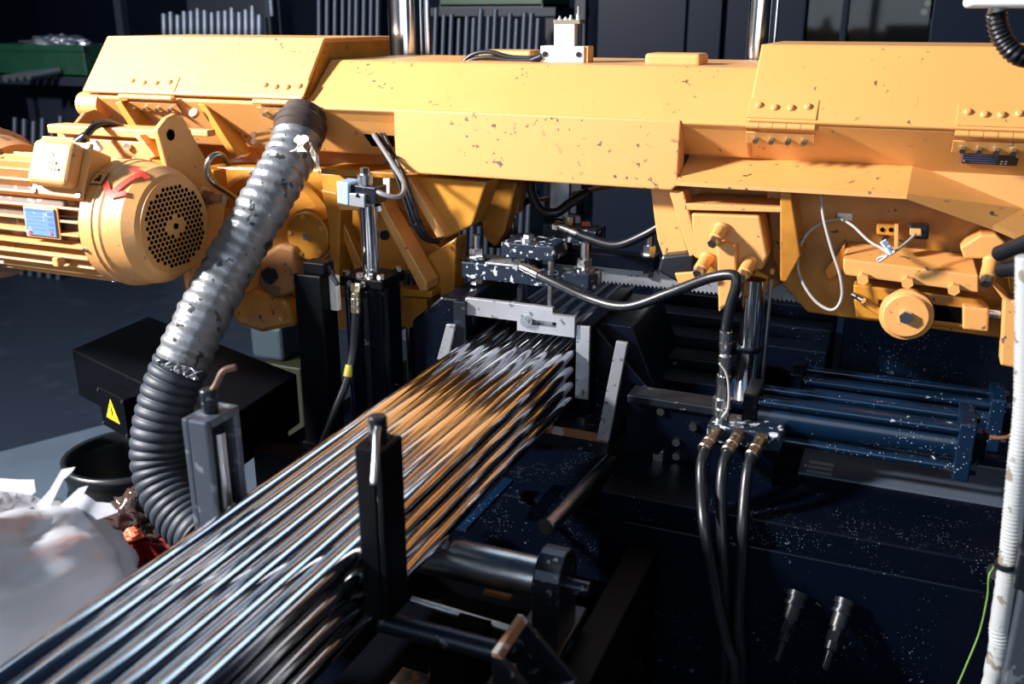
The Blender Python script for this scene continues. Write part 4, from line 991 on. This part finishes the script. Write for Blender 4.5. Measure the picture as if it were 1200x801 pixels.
for i, (pts, lb) in enumerate((
    (((840, 505), (829, 520), (823, 540), (822, 565), (826, 620), (838, 690), (851, 750), (862, 800)), 'black hydraulic hose on the end of the manifold nearest the vise'),
    (((866, 509), (856, 523), (848, 545), (845, 580), (847, 640), (849, 710), (850, 800)), 'black hydraulic hose in the middle of the three manifold hoses'),
    (((893, 513), (884, 528), (877, 548), (873, 580), (870, 625), (867, 690), (866, 735), (868, 800)), 'black hydraulic hose on the manifold end beside the vise cylinder'))):
    Ys = (1.695, 1.65, 1.61, 1.58, 1.548, 1.542, 1.535, 1.53)
    P = [PY(x, y, Ys[k] - (.034 if i == 0 and k > 3 else 0) + (.012 if i == 1 and k > 5 else 0)) for k, (x, y) in enumerate(pts)]
    P.append(Vector((P[-1].x - .01, P[-1].y, .25))); P.append(Vector((P[-1].x - .05, P[-1].y - .06, .012)))
    hose('hydraulic_hose', lb, P, .0105, True, False, mtl='steel_fit')
# quick couplings on the base panel
for x, y, lb in ((992, 703, 'steel quick coupling plugged into the base panel, towards the white conduit'), (936, 694, 'steel quick coupling plugged into the base panel, towards the hanging hoses')):
    q = PY(x, y, yF - .012); d = Vector((-.16, -.62, -.75)).normalized()
    t = thing('quick_coupling', lb, 'coupling', q)
    MB().cyl_s(q - d * .0, q + d, [(0, .020), (.010, .020), (.010, .017), (.020, .017), (.020, .020), (.026, .020)], 20).build('socket', 'coupling', t)
    MB().cyl_s(q + d * .026, q + d, [(0, .015), (.025, .015), (.025, .011), (.032, .011)], 20).build('sleeve', 'rubber', t)
    MB().lathe(q + d * .058, q + d, [(0, .014), (.018, .014)], 6).build('hex_nut', 'coupling', t)
    MB().cyl_s(q + d * .076, q + d, [(0, .012), (.014, .012), (.016, .007), (.05, .007)], 16).build('tail_pipe', 'coupling', t)
# right edge: conduit, post, earth wire, black connectors
cd = thing('conduit', 'dirty white corrugated conduit running down at the right edge', 'conduit', (.24, 1.4, 0))
P = pxs((1203, 300, 1.42), (1202, 400, 1.42), (1200, 480, 1.42), (1193, 545, 1.42), (1187, 610, 1.42), (1182, 660, 1.42), (1172, 730, 1.42), (1160, 810, 1.42))
P.append(Vector((P[-1].x - .02, 1.42, .02)))
MB().tube(P, .0145, 16, 40, lambda d, i: .0140 + .0009 * math.sin(d / .006 * 2 * math.pi)).build('conduit_tube', 'conduit', cd)
c = PY(1181, 661, 1.42); MB().lathe(c + Vector((0, 0, -.004)), c + Vector((-.02, 0, .1)), [(0, .017), (.008, .017)], 16).build('tie', 'rubber', cd)
P2 = [p + Vector((.030, .02, 0)) for p in P]
tag(MB().tube(P2, .012, 12, 10).build('conduit', 'conduit'), 'second dirty white conduit close behind the corrugated one', 'conduit')
sp_ = thing('support_post', 'dark steel post beside the white conduit at the right edge', 'post', (.26, 1.36, 0))
a = PY(1192, 680, 1.38)
MB().box(a.x + .008, a.x + .055, 1.375, 1.42, 0, 1.28).build('post', 'steel_post', sp_, .003)
MB().box(a.x - .004, a.x + .012, 1.37, 1.40, a.z - .01, a.z + .05).build('clip', 'rubber', sp_, .003)
hose('earth_wire', 'thin green and yellow earth wire hanging beside the white conduit', pxs((1165, 664, 1.545), (1159, 675, 1.535), (1157, 700, 1.53), (1148, 740, 1.52), (1132, 780, 1.50), (1122, 803, 1.49)) , .0015, m='green_wire', cat='wire')
for pts, lb, r in ((((1168, 298), (1205, 283)), 'upper black connector boot beside the yellow bearing lug', .013), (((1172, 316), (1205, 312)), 'lower black connector boot below the other at the right edge', .014)):
    t = thing('cable_boot', lb, 'connector', PY(*pts[0], 1.75))
    p, q = PY(*pts[0], 1.75), PY(*pts[1], 1.70); q = p + (q - p) * 2.0
    MB().cyl_s(p, q, [(0, r * .8), (.004, r), ((q - p).length, r)], 20).build('boot', 'rubber', t)
    MB().cyl(p, p + (q - p).normalized() * -.003, r * .6).build('boot_core', 'black_flat', t)

# top right box with corrugated conduit
tb2 = thing('control_box', 'white control box edge at the top right above the saw bow', 'control box', PY(1130, 8, 1.7))
a = PY(1130, 9, 1.7)
MB().box(a.x, a.x + .30, 1.66, 1.82, a.z, a.z + .20).build('box_body', 'white', tb2, .008, 3)
MB().box(a.x + .09, a.x + .13, 1.72, 1.76, a.z - .0005 + .2, 2.6).build('hanger', 'steel_dark', tb2)
q = PY(1168, 9, 1.72); MB().cyl((q.x, 1.72, a.z - .014), (q.x, 1.72, a.z + .002), .012).build('gland', 'white_al', tb2)
cc2 = thing('corrugated_conduit', 'black corrugated conduit curving down from the white control box', 'conduit', PY(1200, 68, 1.72))
P = pxs((1168, 14, 1.72), (1170, 32, 1.72), (1178, 50, 1.72), (1192, 64, 1.72), (1212, 68, 1.74), (1240, 66, 1.76))
MB().tube(P, .0155, 18, 24, lambda d, i: .0150 + .0012 * math.sin(d / .007 * 2 * math.pi)).build('conduit_tube', 'rubber', cc2)

# ================================================================== things on the beam
vb = thing('solenoid_valve', 'white solenoid valve block with studs standing on the yellow beam', 'valve', PY(660, 74, 2.12))
a, b = PY(633, 74, 2.12), PY(684, 75, 2.12)
zt_ = 1.554
h1 = PY(660, 54, 2.12).z
MB().box(a.x, b.x, 2.12, 2.17, zt_, h1).build('valve_body', 'white_al', vb, .002)
MB().box(b.x, b.x + .008, 2.125, 2.165, zt_, h1).build('side_plate', 'yellow', vb, .001)
for x in (-1, 1):
    MB().cyl(((a.x + b.x) / 2 + x * .040, 2.12, (zt_ + h1) / 2), ((a.x + b.x) / 2 + x * .040, 2.117, (zt_ + h1) / 2), .006).build('socket_screw', 'steel_dark', vb)
a2, b2 = PY(649, 54, 2.13), PY(673, 54, 2.13); h2 = PY(660, 28, 2.13).z; h3 = PY(660, 23, 2.13).z
MB().box(a2.x, b2.x, 2.13, 2.165, h1, h2).build('coil', 'white_al', vb, .002)
MB().box(a2.x - .001, b2.x + .012, 2.128, 2.167, h2, h3).build('coil_top', 'brass', vb, .001)
for dx, h in ((.008, .008), (.022, .006), (.034, .010), (.052, .028)):
    MB().hexnut((a2.x + dx, 2.145, h3), (0, 0, 1), .005, h * .4).build('nut', 'steel', vb); MB().cyl((a2.x + dx, 2.145, h3), (a2.x + dx, 2.145, h3 + h), .003).build('stud', 'steel', vb)
MB().cyl((b2.x + .008, 2.145, h1), (b2.x + .008, 2.145, h2), .005).build('side_rod', 'steel_dark', vb)
for i, dy in enumerate((0, 6)):
    hose('cable', ('black cable running over the yellow pad into the valve', 'dark cable lying below the other beside the valve')[i], pxs((540, 74 + dy * .2, 2.14), (556, 63 + dy, 2.14), (575, 61 + dy, 2.14), (600, 67 + dy * .6, 2.14), (634, 68 + dy * .3, 2.14)), .0052, m='rubber', cat='cable')
q = PY(629, 68, 2.12); tag(MB().cyl(q + Vector((-.012, 0, -.006)), q + Vector((.012, 0, .004)), .008, seg=12).build('cable_gland', 'steel_dark'), 'small dark cable gland at the side of the valve block', 'gland')
# chrome columns behind the beam
for px0, px1, lb in ((456, 503, 'thick chrome guide column rising behind the left of the beam'), (876, 911, 'slimmer chrome guide column rising behind the right cover')):
    Y = 2.52
    a, b = PY(px0, 40, Y), PY(px1, 40, Y); r = (b.x - a.x) / 2 * .93; xc = (a.x + b.x) / 2
    t = thing('guide_column', lb, 'column', (xc, Y, .70))
    MB().cyl((xc - .01, Y, .70), (xc - .01, Y, 2.6), r * .82, seg=48).build('column', 'chrome', t)
    MB().cyl((xc + r * .82, Y + .02, .70), (xc + r * .82, Y + .02, 2.6), r * .16, seg=16).build('side_tube', 'chrome', t)

# ================================================================== left floor: motor box, bucket, bin, bag
eb = thing('conveyor_box', 'black sheet metal drive box with warning sign at the left of the base', 'machine box', (-1.8, 1.85, 0))
zt2 = .80
A, B2 = PZ(84, 409, zt2), PZ(174, 370, zt2); E2 = PZ(169, 450, zt2)
dE = (E2 - A).normalized()
C_ = A + dE * .74; D_ = B2 + dE * .74
MB().prism([A, C_, D_, B2], (0, 0, -.135)).build('box_body', 'black', eb, .004)
nE = Vector((dE.y, -dE.x, 0))
if nE.y > 0: nE = -nE
f0 = A + dE * (PZ(127, 430, zt2) - A).length
jb = MB().prism([f0 + dE * .02 + nE * .0 - Vector((0, 0, .035)), f0 + dE * .155 - Vector((0, 0, .035)), f0 + dE * .155 - Vector((0, 0, .14)), f0 + dE * .02 - Vector((0, 0, .14))], nE * .045).build('junction_box', 'black', eb, .003)
fc_ = f0 + dE * .086 - Vector((0, 0, .085)) + nE * .0455
Z = Vector((0, 0, 1))
wt = MB().prism([fc_ + Z * .034, fc_ - Z * .024 - dE * .035, fc_ - Z * .024 + dE * .035], nE * .0008).build('warning_sign', 'sign_yellow', eb)
f2 = fc_ + nE * .0009
for p, q in ((fc_ + Z * .034, fc_ - Z * .024 - dE * .035), (fc_ - Z * .024 - dE * .035, fc_ - Z * .024 + dE * .035), (fc_ - Z * .024 + dE * .035, fc_ + Z * .034)):
    ctr = fc_ - Z * .0045
    p_, q_ = ctr + (p - ctr) * .80 + nE * .0009, ctr + (q - ctr) * .80 + nE * .0009
    p2, q2 = ctr + (p - ctr) * .72 + nE * .0009, ctr + (q - ctr) * .72 + nE * .0009
    MB().prism([p_, q_, q2, p2], nE * .0003).build('sign_border', 'print_black', wt)
MB().prism([f2 + Z * .018 + dE * .004, f2 + Z * .001 - dE * .006, f2 - Z * .002 + dE * .0], nE * .0004).build('bolt_symbol', 'print_black', wt)
MB().prism([f2 + Z * .004 - dE * .001, f2 + Z * .002 + dE * .007, f2 - Z * .018 - dE * .002], nE * .0004).build('bolt_symbol', 'print_black', wt)
for sx_ in (.026, .149):
    for sz in (.042, .133):
        c = f0 + dE * sx_ - Vector((0, 0, sz)) + nE * .045; MB().cyl(c, c + nE * .003, .004, seg=10).build('screw', 'steel', eb)
for s_ in (.06, .68):
    for w in (.22, .27):
        c = A + dE * s_ + (B2 - A).normalized() * w; MB().box(c.x - .02, c.x + .02, c.y - .02, c.y + .02, 0, zt2 - .135).build('leg', 'black_flat', eb)
MB().prism([A + dE * .35 + nE * .03 + Z * .001, A + dE * .36 + nE * .03 + Z * .001, C_ + nE * .01, C_ + nE * .0], (0, 0, -.0008)).build('edge_strip', 'black', eb) if False else None
# cyan container and yellow crate seen between box and post
qa, qb = PZ(283, 425, .35), PZ(332, 425, .35)
tag(MB().box(qa.x, qb.x, qb.y, qb.y + .2, .35, .50).build('plastic_container', 'teal', None, .02, 3), 'faded cyan container standing behind the black post', 'container')
tag(MB().box(qa.x + .08, qb.x + .1, qb.y - .03, qb.y + .24, 0, .35).build('crate', 'olive', None, .004), 'dull olive crate under the cyan container', 'crate')
# bucket
bk = thing('bucket', 'black rubber bucket below the drive box beside the hose', 'bucket', (-1.58, 1.52, 0))
bc = PZ(150, 530, .50)
prof_o = [(0, .145), (.38, .165), (.40, .175), (.46, .175), (.50, .172)]
m = MB().lathe((bc.x, bc.y, 0), (bc.x, bc.y, 1), [(0, .14), (.36, .160), (.362, .168), (.40, .170), (.402, .163), (.47, .166), (.472, .174), (.50, .174), (.50, .160), (.46, .155), (.10, .13), (.02, .0)], 48, caps=False)
m.build('bucket_shell', 'rubber', bk)
# red bin with the milky bag
bn = thing('waste_bin', 'dark red plastic bin between the bag and the bars', 'bin', (-1.16, 1.1, 0))
zq = .60
q = [PZ(150, 560, zq), PZ(235, 590, zq), PZ(255, 700, zq), PZ(90, 700, zq)]
y0_, y1_ = 1.06, 1.36; x0_, x1_ = -1.42, -1.055
for bx in ((x0_, x1_, y0_, y0_ + .012), (x0_, x1_, y1_ - .012, y1_), (x0_, x0_ + .012, y0_ + .012, y1_ - .012), (x1_ - .012, x1_, y0_ + .012, y1_ - .012)):
    MB().box(bx[0], bx[1], bx[2], bx[3], .02, .60).build('bin_wall', 'red_bin', bn, .003)
MB().box(x0_, x1_, y0_, y1_, 0, .02).build('bin_floor', 'red_bin', bn)
for bx in ((x0_ - .015, x1_ + .015, y0_ - .015, y0_), (x0_ - .015, x1_ + .015, y1_, y1_ + .015), (x0_ - .015, x0_, y0_, y1_), (x1_, x1_ + .015, y0_, y1_)):
    MB().box(bx[0], bx[1], bx[2], bx[3], .575, .605).build('rim', 'red_bin', bn, .004)
MB().box(x0_ + .012, x1_ - .012, y0_ + .012, y1_ - .012, .02, .50).build('contents', 'black_flat', bn)
def blob(name, c, rad, mtl, parent, seed=0, amp=.25, f=3.0, seg=40, rings=24, fold=0.):
    m = MB(); c = Vector(c); k = 0; idx = []
    for j in range(rings + 1):
        ph = math.pi * j / rings
        for i in range(seg):
            th_ = 2 * math.pi * i / seg
            d = Vector((math.sin(ph) * math.cos(th_), math.sin(ph) * math.sin(th_), math.cos(ph)))
            s = 1 + amp * noise.noise(d * f + Vector((seed, 0, 0))) + amp * .5 * noise.noise(d * f * 2.7 + Vector((0, seed, 0))) + fold * abs(noise.noise(d * f * 5 + Vector((0, 0, seed))))
            p = Vector((d.x * rad[0], d.y * rad[1], d.z * rad[2])) * s
            m.v.append(c + p)
    for j in range(rings):
        for i in range(seg):
            a = j * seg + i; b = j * seg + (i + 1) % seg; m.face((a, b, b + seg, a + seg), True)
    o = m.build(name, mtl, parent)
    return o
tag(blob('plastic_film', PZ(172, 603, .62) , (.07, .07, .06), 'foil', None, 3, .55, 3.2, fold=.2), 'crumpled shiny brown plastic film at the foot of the hose', 'plastic film')
tag(blob('orange_scrap', PZ(156, 626, .63), (.022, .018, .012), 'orange', None, 5, .3, 2.), 'small orange plastic scrap on the edge of the red bin', 'scrap')
bg_ = thing('plastic_bag', 'milky white plastic bag with orange print stuffed beside the bars', 'plastic bag', (-1.2, .85, .3))
blob('bag_body', (-1.17, .72, .765), (.25, .32, .245), 'bag', bg_, 11, .12, 2.0, 72, 48, fold=.05)
def flap(name, pix, Y, mtl, bend=.02):
    P = [PY(x, y, Y) for x, y in pix]; o = MB().prism(P, (0, .0012, 0)).build(name, mtl, bg_); return o
flap('film_flap', ((38, 596), (58, 574), (72, 550), (88, 547), (84, 553), (74, 562), (60, 590), (52, 600)), .93, 'bag_white')
flap('film_flap', ((-10, 560), (22, 562), (40, 562), (42, 576), (30, 585), (-10, 600)), .95, 'bag_white')
flap('film_flap', ((70, 592), (92, 572), (103, 569), (98, 578), (112, 588), (130, 590), (138, 600), (110, 610), (76, 610)), .95, 'bag_white')
cart = thing('bag_stand', 'dark stand carrying the plastic bag beside the infeed table', 'stand', (-1.2, .7, 0))
MB().box(-1.36, -1.04, .5, .92, .48, .50).build('stand_top', 'black_flat', cart, .003)
for x in (-1.35, -1.08):
    for y in (.51, .87): MB().box(x, x + .03, y, y + .03, 0, .48).build('leg', 'black_flat', cart)

# ================================================================== background
ORD = 'first second third fourth fifth sixth seventh eighth ninth tenth eleventh twelfth thirteenth fourteenth fifteenth'.split()
def rack(label, group, xs, Y, ztop, r, mtl, tilt=0.0, rev=False):
    for i, px_ in enumerate(xs):
        p = PY(px_, 40, Y); zt = ztop + rnd.uniform(-.03, .03); dx = rnd.uniform(-.006, .006) + tilt
        o = MB().cyl((p.x + dx, Y - .22, 0), (p.x, Y, zt), r * rnd.uniform(.85, 1.05), seg=12).build('stock_bar', mtl)
        tag(o, label % ORD[len(xs) - 1 - i if rev else i], 'steel bar', group)
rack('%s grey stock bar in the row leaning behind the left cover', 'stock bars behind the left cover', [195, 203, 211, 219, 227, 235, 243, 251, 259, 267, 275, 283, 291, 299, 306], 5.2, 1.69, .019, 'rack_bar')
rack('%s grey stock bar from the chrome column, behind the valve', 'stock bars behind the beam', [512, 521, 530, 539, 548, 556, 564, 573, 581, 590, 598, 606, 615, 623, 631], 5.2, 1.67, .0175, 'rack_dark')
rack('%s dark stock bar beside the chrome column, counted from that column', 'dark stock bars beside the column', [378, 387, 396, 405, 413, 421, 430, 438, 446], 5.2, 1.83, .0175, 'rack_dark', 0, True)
rack('%s pipe of the short row standing below the green crate', 'pipes in the far left rack', [2, 13, 24, 35, 46, 57], 4.75, 1.02, .022, 'rack_dark')
rk = thing('stock_rack', 'dark steel rack holding the upright stock bars', 'rack', (-3.2, 5.4, 0))
for z in (.55, 1.35): MB().box(-5.2, -1.8, 5.33, 5.39, z, z + .06).build('rail', 'rack_frame', rk)
for x in (-5.2, -3.95, -3.05, -1.85): MB().box(x, x + .06, 5.39, 5.45, 0, 2.2).build('upright', 'rack_frame', rk)
MB().box(-5.0, -4.2, 5.9, 6.0, .2, 2.6).build('back_sheet', 'rack_frame', rk)
def crate(label, px0, px1, pt, pb, Y, depth=.5):
    a, b = PY(px0, pb, Y), PY(px1, pt, Y); t = thing('crate', label, 'crate', ((a.x + b.x) / 2, Y, a.z))
    th = .02
    MB().box(a.x, b.x, Y, Y + th, a.z, b.z).build('side', 'green', t, .006); MB().box(a.x, b.x, Y + depth - th, Y + depth, a.z, b.z).build('side', 'green', t, .006)
    MB().box(a.x, a.x + th, Y + th, Y + depth - th, a.z, b.z).build('side', 'green', t); MB().box(b.x - th, b.x, Y + th, Y + depth - th, a.z, b.z).build('side', 'green', t)
    MB().box(a.x, b.x, Y, Y + depth, a.z, a.z + .02).build('bottom', 'green', t)
    MB().box(a.x - .01, b.x + .01, Y - .012, Y, b.z - .04, b.z).build('rim', 'green', t, .004)
    return t, a, b
t, a, b = crate('green crate with shiny offcuts on top at the far left', -20, 97, 53, 88, 4.87, .4)
shelf = thing('shelf_table', 'dark bench carrying the green crate at the far left', 'bench', (-4.3, 5.1, 0))
MB().box(a.x - .1, b.x + .1, 4.85, 5.3, a.z - .05, a.z - .001).build('bench_top', 'rack_frame', shelf)
for x in (a.x, b.x): MB().box(x - .03, x + .03, 5.22, 5.28, 0, a.z - .05).build('leg', 'rack_frame', shelf)
MB().box(a.x + .1, b.x, 5.20, 5.22, .3, a.z - .06).build('back_sheet', 'rack_frame', shelf)
tag(blob('offcut_heap', ((a.x * .45 + b.x * .55), 5.07, b.z - .01), (.24, .14, .06), 'scrap', None, 9, .4, 3.0, fold=.3), 'heap of shiny metal offcuts in the green crate', 'offcuts')
for i in range(4):
    p = PY(6 + i * 9, 92 - i, 4.6)
    tag(MB().cyl((p.x, 4.6, p.z), (p.x, 4.84, p.z + .02), .024, seg=14).build('bar_end', 'scrap'), 'bright cut bar end sticking out below the green crate', 'bar end', 'bar ends below the crate')
t, a, b = crate('green crate above the stock bars behind the beam', 515, 636, -12, 9, 5.7)
sh2 = thing('shelf_table', 'tall dark shelf carrying the green crate behind the stock bars', 'shelf', (-2.3, 5.9, 0))
MB().box(a.x - .1, b.x + .1, 5.65, 6.3, a.z - .05, a.z - .001).build('shelf_board', 'rack_frame', sh2)
for x in (a.x - .05, b.x + .05): MB().box(x - .03, x + .03, 5.7, 6.25, 0, a.z - .05).build('upright', 'rack_frame', sh2)
hk = PY(318, 8, 4.9); tag(MB().cyl((hk.x, 4.9, hk.z - .05), (hk.x, 4.9, hk.z + .5), .012).build('hanging_rod', 'rack_bar'), 'thin rod hanging beside the left stock rack', 'rod')
# enclosure cabinets on the right behind the bow
cbn = thing('machine_enclosure', 'dark blue machine enclosure with window behind the right cover', 'machine', (-.3, 5.0, 0))
def pan(name, x0, x1, Y, mtl, d=.06, z0=.0, z1=2.6):
    a, b = PY(x0, 20, Y), PY(x1, 20, Y); return MB().box(a.x, b.x, Y, Y + d, z0, z1).build(name, mtl, cbn, .006)
pan('door_panel', 700, 804, 5.2, 'bg_navy'); pan('door_panel', 806, 846, 5.16, 'bg_navy'); pan('door_panel', 848, 944, 5.2, 'bg_navy')
pan('door_panel', 1092, 1240, 5.1, 'bg_navy')
pan('window_sill', 944, 1092, 5.2, 'bg_navy', .06, 0, PY(1000, 62, 5.2).z)
pan('window_pane', 946, 1090, 5.23, 'glass', .008, PY(1000, 60, 5.2).z, 2.6)
pan('window_post', 986, 994, 5.2, 'bg_navy', .03, PY(1000, 60, 5.2).z, 2.6)
pan('rear_wall', 700, 1240, 6.6, 'bg_navy', .05)
a = PY(1040, 45, 5.9); 
tag(MB().box(a.x - .28, a.x + .24, 5.8, 6.2, 0, PY(1040, 22, 5.8).z).build('grey_cabinet', 'grey_tray', None, .03, 3), 'grey cabinet seen through the enclosure window', 'cabinet')
cbt = bpy.data.objects['grey_cabinet']
zc_t = PY(1040, 22, 5.8).z
for i, x in enumerate((1018, 1060)):
    p = PY(x, 12, 5.95); tag(blob('wrapped_bundle', (p.x, 5.98, zc_t + .058), (.075, .07, .05), 'rack_bar', None, 20 + i, .25, 2.), 'grey wrapped bundle lying on the cabinet behind the window', 'bundle', 'bundles on the cabinet')
for x, y in ((1087, 4), (1083, 14)):
    p = PY(x, y, 5.6); t = MB().cyl(p, p + Vector((0, .02, 0)), .016, seg=16).build('indicator_lamp', 'lamp_glow'); tag(t, 'small lit indicator lamp behind the enclosure window', 'lamp', 'indicator lamps')
print('objects', len(bpy.data.objects), 'holes', cnt)
